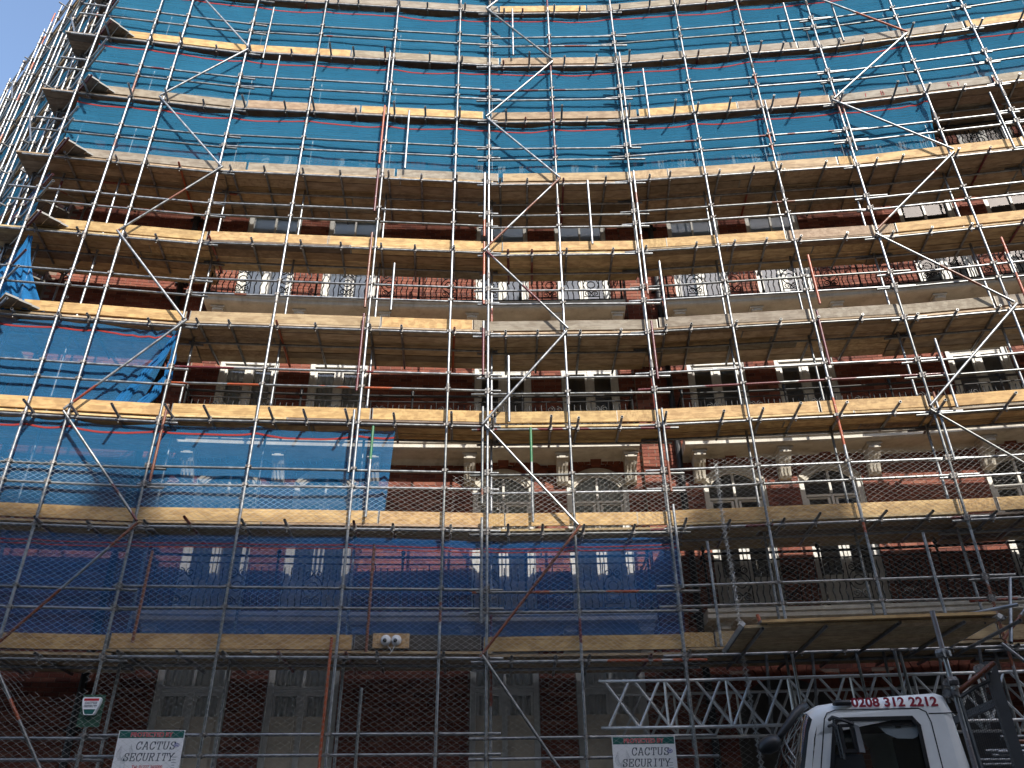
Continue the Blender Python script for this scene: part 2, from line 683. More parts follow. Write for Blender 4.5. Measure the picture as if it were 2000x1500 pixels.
# windows: frame mesh in local coordinates (x along wall, y into the wall, z up from the sill)
def window_meshes(h, arched, kick=.62, tzz=None):
    w2 = WW / 2
    fr_ = MB()
    J = .085
    y0, y1 = .05, .15
    fr_.box((-w2, y0 - .02, 0), (-w2 + J, y1, h)).box((w2 - J, y0 - .02, 0), (w2, y1, h))
    fr_.box((-w2 + J, y0 - .018, h - J), (w2 - J, y1, h)).box((-w2 + J, y0 - .03, 0), (w2 - J, y1, .09))
    # brick reveals painted white
    fr_.box((-w2 - .012, .0, 0), (-w2 - .001, y1, h)).box((w2 + .001, .0, 0), (w2 + .012, y1, h))
    tz = 2.16 if arched else (1.98 if h > 2.65 else 1.85)
    tz = tzz or tz
    bars = MB()
    if arched:
        fr_.box((-w2 + J, y0 + .005, tz - .022), (w2 - J, y1 - .01, tz + .022))
    else:
        fr_.box((-w2 + J, y0 + .005, tz - .045), (w2 - J, y1 - .01, tz + .045))
        fr_.box((-w2 + J - .01, y0 - .035, tz + .01), (w2 - J + .01, y0 + .004, tz + .055))
    bars.box((-.045 + .02 * arched, y0 - .005, .091), (.045 - .02 * arched, y1 - .02, tz - .046 + .024 * arched))
    up = MB()
    up.box((-.022, y0 + .01, tz + .046), (.022, y1 - .03, h - J - .001))
    lo = MB()
    lo.box((-w2 + J + .001, y0 + .02, .091), (-.046, y1 - .03, kick)).box((.046, y0 + .02, .091), (w2 - J - .001, y1 - .03, kick))
    if kick > 1:       # raised fields on the tall door panels
        for xa_ in (-w2 + J + .05, .096):
            for za_, zb_ in ((.16, .80), (.90, kick - .07)):
                lo.box((xa_, y0 + .008, za_), (xa_ + w2 - J - .15, y0 + .0195, zb_))
    mid = []
    for x0, x1 in ((-w2 + J, -.045), (.045, w2 - J)):
        mm = MB()
        mm.box((x0 + .002, y0 + .012, kick), (x0 + .05, y1 - .025, tz - .047)).box((x1 - .05, y0 + .012, kick), (x1 - .002, y1 - .025, tz - .047))
        mm.box((x0 + .05, y0 + .012, tz - .10 + .04 * arched), (x1 - .05, y1 - .025, tz - .047))
        mid.append(mm.mesh('sash'))
    head = None
    if arched:
        head = MB()
        # segmental spandrel board: fills the corners above the arch, with two mouldings
        rise, hw = .30, w2 - .002
        rad = (hw * hw + rise * rise) / (2 * rise)
        zc_ = h - .02 - rad
        n = 18
        ang = math.asin(hw / rad)
        for k in range(n):
            a0, a1 = -ang + 2 * ang * k / n, -ang + 2 * ang * (k + 1) / n
            for (ra, rb, ya) in ((rad, rad - .07, -.03), (rad - .07, rad - .13, -.01), (rad - .13, rad - .17, .015)):
                q = [(math.sin(a0) * rb, zc_ + math.cos(a0) * rb), (math.sin(a1) * rb, zc_ + math.cos(a1) * rb),
                     (math.sin(a1) * ra, zc_ + math.cos(a1) * ra), (math.sin(a0) * ra, zc_ + math.cos(a0) * ra)]
                head.prism(q, ya, .06, lambda p, d: (p[0], d, p[1]))
        head = head.mesh('arch_head')
    pan = []
    for x0, x1, za, zb in ((-w2 + J, -.045, kick, tz - .047), (.045, w2 - J, kick, tz - .047), (-w2 + J, -.022, tz + .046, h - J), (.022, w2 - J, tz + .046, h - J)):
        pan.append(mesh_from('pane', [(x0, y0 + .05, za), (x1, y0 + .05, za), (x1, y0 + .05, zb), (x0, y0 + .05, zb)], [(0, 1, 2, 3)], mats=(M_GLASS,)))
    sill = MB().box((-w2 - .06, -.07, -.09), (w2 + .06, .15, -.001)).mesh('sill')
    ar = MB()
    if arched:
        rise, hw = .30, w2 + .12
        rad = (hw * hw + rise * rise) / (2 * rise)
        zc_ = h + .02 - rad + .06
        ang = math.asin(hw / rad)
        n = 14
        for k in range(n):
            a0, a1 = -ang + 2 * ang * (k + .04) / n, -ang + 2 * ang * (k + .96) / n
            q = [(math.sin(a0) * rad, zc_ + math.cos(a0) * rad), (math.sin(a1) * rad, zc_ + math.cos(a1) * rad),
                 (math.sin(a1) * (rad + .22), zc_ + math.cos(a1) * (rad + .22)), (math.sin(a0) * (rad + .22), zc_ + math.cos(a0) * (rad + .22))]
            ar.prism(q, -.045, .02, lambda p, d: (p[0], d, p[1]))
        ar = ar.mesh('arch')
        sp_ = []
        for sg in (-1, 1):
            cv_ = []
            hw2 = w2 + .004
            rd2 = ((w2 - .002) ** 2 + .30 ** 2) / .60
            zc2 = h - .02 - rd2
            for q in np.linspace(0, 1, 9):
                xx = hw2 * q
                cv_.append((sg * xx, zc2 + math.sqrt(max(0, rd2 ** 2 - xx ** 2))))
            poly = cv_ + [(sg * hw2, h + .012), (0, h + .012)]
            if sg < 0:
                poly = poly[::-1]
            sp_.append(MB().prism(poly, -.006, .025, lambda p, d: (p[0], d, p[1])).mesh('spandrel'))
        key = MB().prism([(-.09, h + .01), (.09, h + .01), (.14, h + .40), (-.14, h + .40)], -.09, .02, lambda p, d: (p[0], d, p[1])).mesh('keystone')
    else:
        ar = key = None
        sp_ = []
    return dict(frame=fr_.mesh('window_frame'), mull=bars.mesh('mullion'), bar=up.mesh('glazing_bar'), panel=lo.mesh('kick_panel'),
                sash=mid, head=head, pane=pan, sill=sill, arch=ar, key=key, spandrel=sp_)


cur_v, cur_f = [], []
nn = 60
for i in range(nn + 1):
    x = -.56 + 1.12 * i / nn
    y = .19 + .022 * math.sin(i * 1.35) + .012 * math.sin(i * .61 + 1)
    cur_v += [(x, y, 0), (x + .01 * math.sin(i), y + .01 * math.sin(i * .9), 1)]
    if i:
        cur_f.append((2 * i - 2, 2 * i, 2 * i + 1, 2 * i - 1))
CURT = mesh_from('curtain', cur_v, cur_f, True)
CURT.materials.append(M_CURTAIN)
BLN = mesh_from('blind', [(-.56, .16, 0), (.56, .16, 0), (.56, .16, 1), (-.56, .16, 1)], [(0, 1, 2, 3)], mats=(M_BLIND,))
WMESH = {}
for k in range(6):
    arched = k in (1,)
    WMESH[k] = window_meshes(WH[k], arched, {3: .22, 0: 1.72}.get(k, .62), 2.14 if k == 0 else None)
    for ci, c in enumerate(COLS):
        if not has_window(k, ci):
            continue
        mw = wall_mat(c, WALL_D, FL[k] + .10)
        W = WMESH[k]
        wob = put('window', W['frame'], bld, M_WHITE, mw)
        put('mullion', W['mull'], wob, M_WHITE, mw)
        put('glazing_bar', W['bar'], wob, M_WHITE, mw)
        put('kick_panel', W['panel'], wob, M_DOOR if k == 0 else M_WHITE, mw)
        for s_ in W['sash']:
            put('sash', s_, wob, M_WHITE, mw)
        for s_ in W['pane']:
            put('pane', s_, wob, None, mw)
        if k in (0, 2, 4):
            pass
        put('sill', W['sill'], wob, M_CREAM, mw)
        if W['head']:
            put('arch_head', W['head'], wob, M_CREAM, mw)
            put('arch', W['arch'], wob, M_TERRA, mw)
            put('keystone', W['key'], wob, M_TERRA, mw)
            for s_ in W['spandrel']:
                put('spandrel', s_, wob, M_TERRA, mw)
        if (k == 2 and ci < 2) or (k == 1 and ci < 4) or (k == 0 and ci < 4):
            put('curtain', CURT, wob, None, mw @ Matrix.Diagonal((1, 1, WH[k], 1)))
        elif k == 3 and ci < 6:
            put('blind', BLN, wob, None, mw @ Matrix.Diagonal((1, 1, WH[k], 1)))

# archway rings, spandrels and deep dark passages
for a, b_, zt in ARCHW:
    hw, rise = (b_ - a) / 2, .55
    rad = (hw * hw + rise * rise) / (2 * rise)
    mw = wall_mat((a + b_) / 2, WALL_D, 0)
    zc_ = zt - .03 - rad
    ang = math.asin(hw / rad)
    for sg in (-1, 1):
        poly = [(sg * hw * q, zc_ + math.sqrt(max(0, rad ** 2 - (hw * q) ** 2))) for q in np.linspace(0, 1, 12)] + [(sg * (hw + .004), zt + .01), (0, zt + .01)]
        put('spandrel', MB().prism(poly if sg > 0 else poly[::-1], -.006, .20, lambda p, d: (p[0], d, p[1])).mesh('spandrel'), bld, M_TERRA, mw)
    for k in range(17):
        a0, a1 = -ang + 2 * ang * (k + .05) / 17, -ang + 2 * ang * (k + .95) / 17
        q = [(math.sin(a0) * rad, zc_ + math.cos(a0) * rad), (math.sin(a1) * rad, zc_ + math.cos(a1) * rad), (math.sin(a1) * (rad + .23), zc_ + math.cos(a1) * (rad + .23)), (math.sin(a0) * (rad + .23), zc_ + math.cos(a0) * (rad + .23))]
        put('voussoir', MB().prism(q, -.05, -.0065, lambda p, d: (p[0], d, p[1])).mesh('voussoir'), bld, M_TERRA, mw)

# terracotta string course under each balcony line, short of the piers
for zf in (FL[1] - .52, FL[3] - .5):
    for a, b_ in ((-6.35, 2.45), (3.2, 13.4)):
        mbx = MB()
        ul = np.linspace(a, b_, 14)
        for q, q2 in zip(ul, ul[1:]):
            mbx.hexa([wc(q, WALL_D - .001, zf), wc(q2, WALL_D - .001, zf), wc(q2, WALL_D - .05, zf), wc(q, WALL_D - .05, zf),
                      wc(q, WALL_D - .001, zf + .09), wc(q2, WALL_D - .001, zf + .09), wc(q2, WALL_D - .05, zf + .09), wc(q, WALL_D - .05, zf + .09)])
        put('string_course', mbx.mesh('string_course'), bld, M_TERRA)

# drainpipes
for u_ in (3.22, -6.95):
    mbx = MB()
    mbx.tube([wc(u_, WALL_D - .09, .3), wc(u_, WALL_D - .09, 22)], .062, 12)
    for z in np.arange(1.5, 21, 1.8):
        mbx.tube([wc(u_, WALL_D - .09, z), wc(u_, WALL_D - .09, z + .10)], .08, 12)
        mbx.box((-.14, -.03, z + .02), (.14, .06, z + .06), mw=Matrix.Translation(wc(u_, WALL_D - .06, 0)))
    m_ = mbx.mesh('drainpipe')
    put('drainpipe', m_, bld, M_PIPE)

# balconies
PROJ = .60
PROF = [(-PROJ, 0), (-PROJ, -.06), (-PROJ + .03, -.085), (-PROJ + .03, -.15), (-PROJ + .07, -.18), (-PROJ + .12, -.19), (-.10, -.19), (-.03, -.24), (0, -.30), (0, 0)]
corb_prof = [(0, -.19), (-.40, -.19), (-.42, -.22), (-.42, -.30), (-.38, -.33), (-.34, -.36), (-.30, -.42), (-.24, -.45), (-.20, -.50), (-.15, -.60), (-.13, -.68), (-.09, -.72), (-.04, -.73), (0, -.73)]
cb = MB()
cb.prism(corb_prof, -.11, .11, lambda p, d: (d, p[0], p[1]))
cb.box((-.14, -.45, -.245), (.14, -.002, -.195))
cb.box((-.06, -.435, -.31), (.06, -.421, -.25))
for s_ in (-.065, 0, .065):
    cb.prism([(-.345, -.37), (-.315, -.40), (-.215, -.52), (-.145, -.68), (-.155, -.68), (-.235, -.50), (-.355, -.36)], s_ - .012, s_ + .012, lambda p, d: (d, p[0], p[1]))
CORB = cb.mesh('corbel')
CORB_U = [-6.02, -4.38, -2.62, -.80, .96, 2.26, 3.56, 5.15, 6.78, 8.80, 10.6, 12.4]
RH = .98
bal = MB()
pts = []
for i in range(25):
    q = i / 24
    zz = .07 + q * (RH - .20 - .07)
    amp = .017 * math.sin(math.pi * min(1, max(0, (q - .02) / .96)))
    pts.append((amp * math.sin(q * math.pi * 6), 0, zz))
bal.tube(pts, .012, 5)
BAL = bal.mesh('baluster', True)


def spiral(cx, cz, r0, r1, a0, turns, n=22):
    return [(cx + (r0 + (r1 - r0) * i / n) * math.cos(a0 + turns * 2 * math.pi * i / n), 0, cz + (r0 + (r1 - r0) * i / n) * math.sin(a0 + turns * 2 * math.pi * i / n)) for i in range(n + 1)]


sp = MB()
PW = .17
for x in (-PW, PW):
    sp.tube([(x, 0, .05), (x, 0, RH - .13)], .011, 5)
sp.tube([(-PW, 0, .13), (PW, 0, .13)], .010, 5)
zc_ = .44
sp.tube([(.085 * math.cos(a), 0, zc_ + .085 * math.sin(a)) for a in np.linspace(0, 2 * math.pi, 25)[:-1]], .011, 5, closed=True)
for s_ in (-1, 1):
    for v_ in (-1, 1):
        # large C scroll hugging the ring and curling out to a spiral
        cz_ = zc_ + v_ * .235
        pl = spiral(s_ * .083, cz_, .078, .016, (math.pi / 2 if v_ > 0 else -math.pi / 2), (s_ * v_) * 1.6)
        pl = [p for p in pl]
        sp.tube(pl, .0105, 5)
        arc = [(s_ * (.155 - .06 * abs(q) ** 2), 0, zc_ + v_ * (.02 + .13 * q)) for q in np.linspace(0, 1, 8)]
        sp.tube(arc, .0105, 5)
        sp.tube([(s_ * .095, 0, zc_ + v_ * .15), (s_ * .05, 0, zc_ + v_ * .165), (s_ * .012, 0, zc_ + v_ * .21), (0, 0, zc_ + v_ * .24)], .0105, 5)
SCR = sp.mesh('scroll_panel', True)
po = MB()
po.tube([(0, 0, 0), (0, 0, .12), (0, 0, .13), (0, 0, RH - .02)], [.034, .034, .022, .022], 8)
po.tube([(0, 0, RH - .03), (0, 0, RH), (0, 0, RH + .03), (0, 0, RH + .07), (0, 0, RH + .11), (0, 0, RH + .16)], [.03, .036, .022, .042, .034, .004], 8)
POST = po.mesh('railing_post', True)
for k in (1, 2, 3, 4):
    zf = FL[k]
    for a, b_ in ((-6.28, 2.42), (3.28, 13.3)):
        mbx = MB()
        ul = np.linspace(a, b_, 24)
        n = len(PROF)
        v = [wc(u_, WALL_D + p[0], zf + p[1]) for u_ in ul for p in PROF]
        f = []
        for i in range(len(ul) - 1):
            for j in range(n):
                f.append((i * n + j, i * n + (j + 1) % n, (i + 1) * n + (j + 1) % n, (i + 1) * n + j))
        f += [tuple(range(n)), tuple(reversed(range((len(ul) - 1) * n, len(ul) * n)))]
        bo = put('balcony', mesh_from('balcony', v, f), bld, M_CREAM)
        for cu in CORB_U:
            if a < cu < b_:
                put('corbel', CORB, bo, M_CREAM, wall_mat(cu, WALL_D, zf))
        rd = WALL_D - PROJ + .05
        hr = MB()
        for zz, r_ in ((RH, .024), (RH - .13, .014), (.05, .014)):
            hr.tube([wc(u_, rd, zf + zz) for u_ in np.linspace(a + .06, b_ - .06, 40)], r_, 6)
        for ue in (a + .06, b_ - .06):
            for zz, r_ in ((RH, .024), (RH - .13, .014), (.05, .014)):
                hr.tube([wc(ue, rd, zf + zz), wc(ue, WALL_D, zf + zz)], r_, 6)
        put('handrail', hr.mesh('handrail', True), bo, M_IRON)
        nm = max(1, round((b_ - a - .12) / 2.17))
        step = (b_ - a - .12) / nm
        for i in range(nm + 1):
            put('railing_post', POST, bo, M_IRON, wall_mat(a + .06 + i * step, rd, zf))
        for i in range(nm):
            u0_ = a + .06 + i * step
            for q in (.14, .26, .38, .92, 1.04, 1.16, 1.28, 1.82, 1.94, 2.06):
                put('baluster', BAL, bo, M_IRON, wall_mat(u0_ + q * step / 2.2, rd, zf))
            for q in (.65, 1.55):
                put('scroll_panel', SCR, bo, M_IRON, wall_mat(u0_ + q * step / 2.2, rd, zf))

# return wall of the building round the corner
RET = Vector((-math.sin(R(49)), math.cos(R(49)), 0))          # direction of the side street face
RN = Vector((RET.y, -RET.x, 0))                              # inward normal
if RN.x < 0:
    RN = -RN
S0 = Vector((NODES[0][0], NODES[0][1], 0))


def rp_(s_, d, z):
    p = S0 + RET * s_ + RN * d
    return Vector((p.x, p.y, z))


rw = mesh_from('return_wall', [rp_(.9, 1.55, 0), rp_(17.5, 1.55, 0), rp_(17.5, 1.55, 24.5), rp_(.9, 1.55, 24.5)], [(0, 1, 2, 3)])
uvl = rw.uv_layers.new(name='UVMap')
for i, q in enumerate([(0, 0), (16.6, 0), (16.6, 24.5), (0, 24.5)]):
    uvl.data[i].uv = q
put('return_wall', rw, bld, M_BSHEET)

# ------------------------------------------------------------------ scaffold tubes
TR = .0242


def unit_tube(n=10):
    v, f = [], []
    for r_, zz in ((TR, 0), (TR, 1), (TR - .004, 0), (TR - .004, 1)):
        for k in range(n):
            a = 2 * math.pi * k / n
            v.append((r_ * math.cos(a), r_ * math.sin(a), zz))
    for k in range(n):
        j = (k + 1) % n
        f += [(k, j, n + j, n + k), (2 * n + k, 3 * n + k, 3 * n + j, 2 * n + j), (k, 2 * n + k, 2 * n + j, j), (n + k, n + j, 3 * n + j, 3 * n + k)]
    m = mesh_from('tube', v, f, mats=(M_TUBE,))
    return autosmooth(m, 50)


TUBE = unit_tube()
PAINT = [(.40, .095, .03), (.17, .022, .026), (.24, .045, .022), (.34, .08, .04)]


def tube_mw(a, b_):
    a, b_ = Vector(a), Vector(b_)
    d = b_ - a
    return Matrix.Translation(a) @ d.to_track_quat('Z', 'Y').to_matrix().to_4x4() @ Matrix.Diagonal((1, 1, d.length, 1))


def tube(name, a, b_, parent, paint=None, amt=0.):
    if paint is None and amt == 0 and random.random() < .08:
        paint, amt = random.choice(PAINT), random.uniform(.2, .45)
    col = (*(paint or (.4, .4, .4)), amt)
    return put(name, TUBE, parent, None, tube_mw(a, b_), col)


OR, MA, RU, GR = (.42, .095, .025), (.14, .018, .024), (.22, .075, .032), (.04, .22, .085)

scaf = thing('scaffold', 'galvanised tube scaffold with many lifts across the front of the brick building', 'scaffold', (1, 12.7, 0))

# coupler: two clasped collars with bolts (upright along z, horizontal along x at y=+.055)
cp = MB()
cp.tube([(0, 0, -.03), (0, 0, .03)], .034, 8)
cp.tube([(-.03, .055, 0), (.03, .055, 0)], .034, 8)
cp.tube([(.045, .0, 0), (.045, -.05, 0)], .011, 6)
cp.tube([(0, .055, -.03), (0, .055, -.065)], .010, 6)
cp.box((-.05, -.02, -.022), (.05, .02, .022))
CPL = cp.mesh('coupler', mats=(M_CLAMP,))
clip = MB()
clip.box((-.032, -.03, -.075), (.032, .03, -.02))
clip.tube([(0, -.03, 0), (0, .03, 0)], .031, 8)
clip.tube([(.0, 0, -.07), (.0, 0, -.11)], .011, 6)
CLIP = clip.mesh('transom_clip', mats=(M_CLAMP,))

far_cpl = []
ncpl = 0


def add_coupler(mw, big):
    global ncpl
    if ncpl < 300 and big:
        put('coupler', CPL, scaf, None, mw)
        ncpl += 1
    else:
        far_cpl.append(mw)


TOPZ = 22.9
st_paint = {4: None, 6: (RU, .35), 8: (MA, .3), 11: (OR, .25), 12: (RU, .3), 1: (RU, .25)}
for i, x in enumerate(SX):
    top = TOPZ + random.uniform(-.6, .6)
    # each upright is tubes joined end to end
    cuts = [0.12]
    z = random.uniform(3.0, 6.2)
    while z < top - 1:
        cuts.append(z)
        z += random.choice((3.96, 4.87, 6.4))
    cuts.append(top)
    for a, b_ in zip(cuts, cuts[1:]):
        pa = st_paint.get(i)
        if pa and random.random() < .75:
            tube('standard', fp(x, 0, a), fp(x, 0, b_ - .004), scaf, pa[0], pa[1] + random.uniform(-.1, .15))
        else:
            tube('standard', fp(x, 0, a), fp(x, 0, b_ - .004), scaf)
        if a > 1:       # joint sleeve
            put('joint_sleeve', MB().tube([(0, 0, -.09), (0, 0, .09)], .033, 8).mesh('joint_sleeve') if 'SLEEVE' not in globals() else SLEEVE, scaf, M_CLAMP, Matrix.Translation(fp(x, 0, b_ if b_ < top else a)))
    put('base_plate', MB().box((-.075, -.075, .12), (.075, .075, .128)).mesh('base_plate'), scaf, M_CLAMP, Matrix.Translation(fp(x, 0, 0)))
    # inner row of uprights
    if i not in (2, 6):
        tube('standard', fp(x + .05, .62, .12), fp(x + .05, .62, top - .5), scaf)

# where each run of tube starts and stops (x along the face)
RUN = []
for i in range(NSEG):
    a, b_ = NODES[i][0], NODES[i + 1][0]
    ov0 = (.55, .06, .26, .30, .26, .2)[i]
    ov1 = (.32, .22, .34, .46, .2, 0)[i]
    RUN.append((a - ov0, b_ + ov1))

LEDGER_PAINT = {(0, 2): (OR, .45), (2, 2): (MA, .4), (0, 3): None, (1, 3): (MA, .3), (3, 0): (MA, .2)}
RAIL_PAINT = {(2, 0, 1): (OR, .45), (2, 1, 1): (MA, .45), (2, 0, 3): (MA, .55), (3, 0, 1): (RU, .2), (1, 2, 2): (RU, .3), (0, 2, 2): (OR, .3), (0, 1, 2): (OR, .25),
              (1, 3, 2): (OR, .3), (1, 5, 2): (OR, .22), (2, 5, 1): (OR, .3), (0, 2, 0): (OR, .45), (0, 2, 1): (RU, .4), (4, 1, 3): (RU, .3), (3, 2, 0): (RU, .3), (6, 1, 2): (MA, .5)}
for k, zk in enumerate(ZL):
    for i in range(NSEG):
        x0, x1 = RUN[i]
        z = zk + SEG_DZ[i]
        j = lambda: random.uniform(-.06, .06)
        p = LEDGER_PAINT.get((k, i))
        tube('ledger', fp(x0 + j(), .055, z, i), fp(x1 + j(), .055, z + random.uniform(-.012, .012), i), scaf, *(p or (None, 0.)))
        tube('ledger', fp(x0 + j(), .62 + .055, z - .002, i), fp(x1 + j(), .62 + .055, z, i), scaf)
        for r_, h in enumerate((.75, 1.085)):
            if k == 9 and r_ == 1:
                continue
            p = RAIL_PAINT.get((k, r_, i))
            tube('guard_rail', fp(x0 + j(), .055, z + h + random.uniform(-.015, .015), i), fp(x1 + j(), .055, z + h + random.uniform(-.02, .02), i), scaf, *(p or (None, 0.)))
# ground level rails
for i in range(NSEG):
    if i > 2:
        continue
    x0, x1 = RUN[i]
    for z in (1.2, 2.81, 3.09):
        tube('guard_rail', fp(x0, .055, z + SEG_DZ[i], i), fp(x1, .055, z + SEG_DZ[i] + .01, i), scaf, (.4, .4, .4), 0.)
for i, x in enumerate(SX):
    s_ = seg_of(x)
    rot = Matrix.Rotation(math.atan2(seg_frame(s_)[2].y, seg_frame(s_)[2].x), 4, 'Z')
    for k, zk in enumerate(ZL):
        for h in (0, .75, 1.085):
            dz = [SEG_DZ[s_]]
            if abs(x - NODES[s_][0]) < .02 and s_ > 0:
                dz.append(SEG_DZ[s_ - 1])
            for q in dz:
                add_coupler(Matrix.Translation(fp(x, 0, zk + h + q)) @ rot, 0 <= k <= 7 and 2 < i < 14)
    for z in (2.81, 3.09):
        if s_ < 3:
            add_coupler(Matrix.Translation(fp(x, 0, z + SEG_DZ[s_])) @ rot, True)
cv, cf = [], []
cvv = [Vector(q.co) for q in CPL.vertices]
cff = [tuple(p.vertices) for p in CPL.polygons]
for mw in far_cpl:
    n0 = len(cv)
    cv += [mw @ q for q in cvv]
    cf += [tuple(n0 + a for a in q) for q in cff]
put('coupler_set', mesh_from('coupler_set', cv, cf, mats=(M_CLAMP,)), scaf, kind='stuff')

# transoms: how far they stick out in front and how deep the boards run, per lift
DEEP = [1.50, 1.27, .80, 1.50, 1.03, 1.50, 1.50, 1.50, 1.50, 1.50]
OUT = [(.06, .10), (.08, .30), (.28, .46), (.05, .10), (.06, .10), (.06, .14), (.05, .40), (.05, .34), (.06, .2), (.05, .2)]
for k, zk in enumerate(ZL[:9]):
    for i in range(NSEG):
        xa, xb = NODES[i][0], NODES[i + 1][0]
        n = max(2, round((xb - xa) / .80))
        for q in range(n):
            x = xa + .18 + (xb - xa - .2) * q / n + random.uniform(-.12, .25)
            x = min(x, xb - .08)
            near = min(abs(x - s_) for s_ in SX)
            if near < .07:
                x += .09
            z = zk + SEG_DZ[i] + .0485
            o1 = random.uniform(*OUT[k])
            sk = random.uniform(-.03, .03)
            pa = random.random()
            tube('transom', fp(x, -o1, z, i), fp(x + sk, DEEP[k] + random.uniform(-.02, .14), z, i), scaf, *((random.choice(PAINT), random.uniform(.5, 1)) if pa < .16 else ((.4, .4, .4), 0.)))
            fr_ = seg_frame(i)[2]
            put('transom_clip', CLIP, scaf, None, Matrix.Translation(fp(x, .055, z, i)) @ Matrix.Rotation(math.atan2(fr_.y, fr_.x), 4, 'Z'))

# face braces, zig-zag up three bays
def brace(xa, xb, first_high, up_to=9):
    for k in range(-1, up_to):
        za = ZL[k] if k >= 0 else 1.9
        zb = ZL[k + 1]
        lo_x, hi_x = (xb, xa) if (k % 2 == 0) == first_high else (xa, xb)
        a, b_ = fp(lo_x, -.055, za + .12), fp(hi_x, -.055, zb - .07)
        e = (b_ - a).normalized()
        pa = {0: (RU, .6), 4: (RU, .4), 3: (RU, .3)}.get(k, (None, 0.))
        if random.random() < .35:
            pa = (random.choice((OR, RU, MA)), .4)
        tube('brace', a - e * random.uniform(.06, .16), b_ + e * random.uniform(.06, .16), scaf, *pa)
        for q in (a, b_):
            add_coupler(Matrix.Translation(q), True)


brace(SX[7], SX[8], False)
brace(SX[2], SX[3], False)
brace(SX[12], SX[13], False)

# short guard posts standing between the uprights (picture marks: top and foot)
POSTS = [(1000, 26, 1003, 115, 0), (799, 224, 792, 336, 0), (1257, 142, 1266, 238, 0), (1149, 360, 1154, 483, 0), (537, 23, 515, 122, 0), (548, 117, 534, 187, 0),
         (1529, 14, 1548, 88, 0), (1622, 14, 1646, 88, 0), (1928, 189, 1979, 297, 0), (771, 521, 764, 612, 0), (993, 701, 995, 829, 0), (1038, 841, 1039, 1024, GR),
         (1289, 517, 1299, 631, 0), (729, 838, 716, 1014, GR), (1823, 668, 1865, 801, 0), (1960, 470, 1990, 590, OR), (303, 1080, 262, 1258, RU), (732, 1068, 716, 1276, RU),
         (1382, 1061, 1405, 1265, 0), (1795, 1045, 1846, 1209, 0), (708, 1346, 690, 1560, 0), (1576, 505, 1598, 600, OR)]
for xa, ya, xb, yb, pc in POSTS:
    u1, z1 = mark(xa, ya, .11)
    u2, z2 = mark(xb, yb, .11)
    um = (u1 + u2) / 2
    dd = .105 if min(abs(zq - z2) for zq in ZL) > .25 or True else 0
    # stand just in front of the guard rails
    if pc == GR:
        zm = z2 + .62 * (z1 - z2)
        tube('guard_post', fp(um, 0, z2), fp(um, 0, zm), scaf, (.4, .4, .4), 0.)
        tube('guard_post', fp(um, 0, zm), fp(um, 0, z1), scaf, GR, 1.)
    else:
        tube('guard_post', fp(um, -.0, z2), fp(um, -.0, z1), scaf, *((pc, .75) if pc else ((.4, .4, .4), 0.)))
    for k, zk in enumerate(ZL):
        for h in (0, .75, 1.085):
            if z2 < zk + h < z1:
                s_ = seg_of(um)
                add_coupler(Matrix.Translation(fp(um, 0, zk + h + SEG_DZ[s_])), True)
# lapped stub tubes beside uprights, some still in old red paint
for i, k, col, amt in ((5, 3, MA, 1), (7, 3, MA, .8), (9, 3, MA, .7), (11, 3, MA, .8), (5, 4, RU, .8), (7, 4, OR, .5), (9, 4, RU, .5), (5, 5, MA, .9), (7, 5, OR, .6), (9, 5, RU, .3),
                       (5, 2, RU, .2), (7, 2, RU, .2), (9, 2, RU, .3), (3, 2, RU, .9), (5, 6, OR, .8), (9, 6, RU, .2), (5, 7, RU, .1), (9, 7, RU, .1), (5, 0, OR, 1), (7, 1, RU, .1), (9, 1, RU, .1), (12, 2, RU, .3), (11, 6, RU, .2), (12, 6, RU, .3)):
    x = SX[i] + (-.09 if i in (5, 7) else .09)
    lo = 1.9 if (i, k) == (5, 0) else random.uniform(.9, 1.6)
    tube('stub_tube', fp(x, .0, ZL[k] - lo), fp(x, .0, ZL[k] + random.uniform(.18, .42)), scaf, col, amt)

# tubes poking out past the corner, from the side street run
for k in range(2, 10):
    for h in (.02, .77, 1.1):
        e = random.uniform(.35, .85)
        tube('ledger', S0 + Vector((0, 0, ZL[k] + h)) - RET * e + RN * .055, S0 + Vector((0, 0, ZL[k] + h)) + RET * .6 + RN * .055, scaf, *((MA, .7) if random.random() < .3 else (RU, .12)))

# ------------------------------------------------------------------ boarded platforms
Y_, T_, G_, B_, K_ = (.52, .34, .145), (.43, .31, .17), (.27, .23, .175), (.33, .235, .145), (.09, .08, .065)


def vary(c, a=.10):
    s_ = 1 + random.uniform(-a, a)
    return (c[0] * s_ * random.uniform(.97, 1.03), c[1] * s_, c[2] * s_ * random.uniform(.94, 1.06), 1)


BV = MB()
for a, b_, mi in ((-.5, -.4955, 1), (-.4955, .4955, 0), (.4955, .5, 1)):
    g_ = .0008 if mi else 0
    BV.box((a, -.1125 - g_, -.019 - g_), (b_, .1125 + g_, .019 + g_), mi)
BOARD = BV.mesh('board', mats=(M_WOOD, M_BAND))


def board(name, a, b_, parent, col, upright=False, roll=0.):
    """a, b_: centres of the two ends"""
    d = b_ - a
    x = d.normalized()
    z_ = Vector((0, 0, 1))
    y = z_.cross(x).normalized()
    z_ = x.cross(y)
    if upright:
        y, z_ = z_, -y
    m = Matrix((x, y, z_)).transposed().to_4x4()
    m = Matrix.Translation((a + b_) / 2) @ m @ Matrix.Rotation(roll, 4, 'X') @ Matrix.Diagonal((d.length, 1, 1, 1))
    return put(name, BOARD, parent, None, m, col)


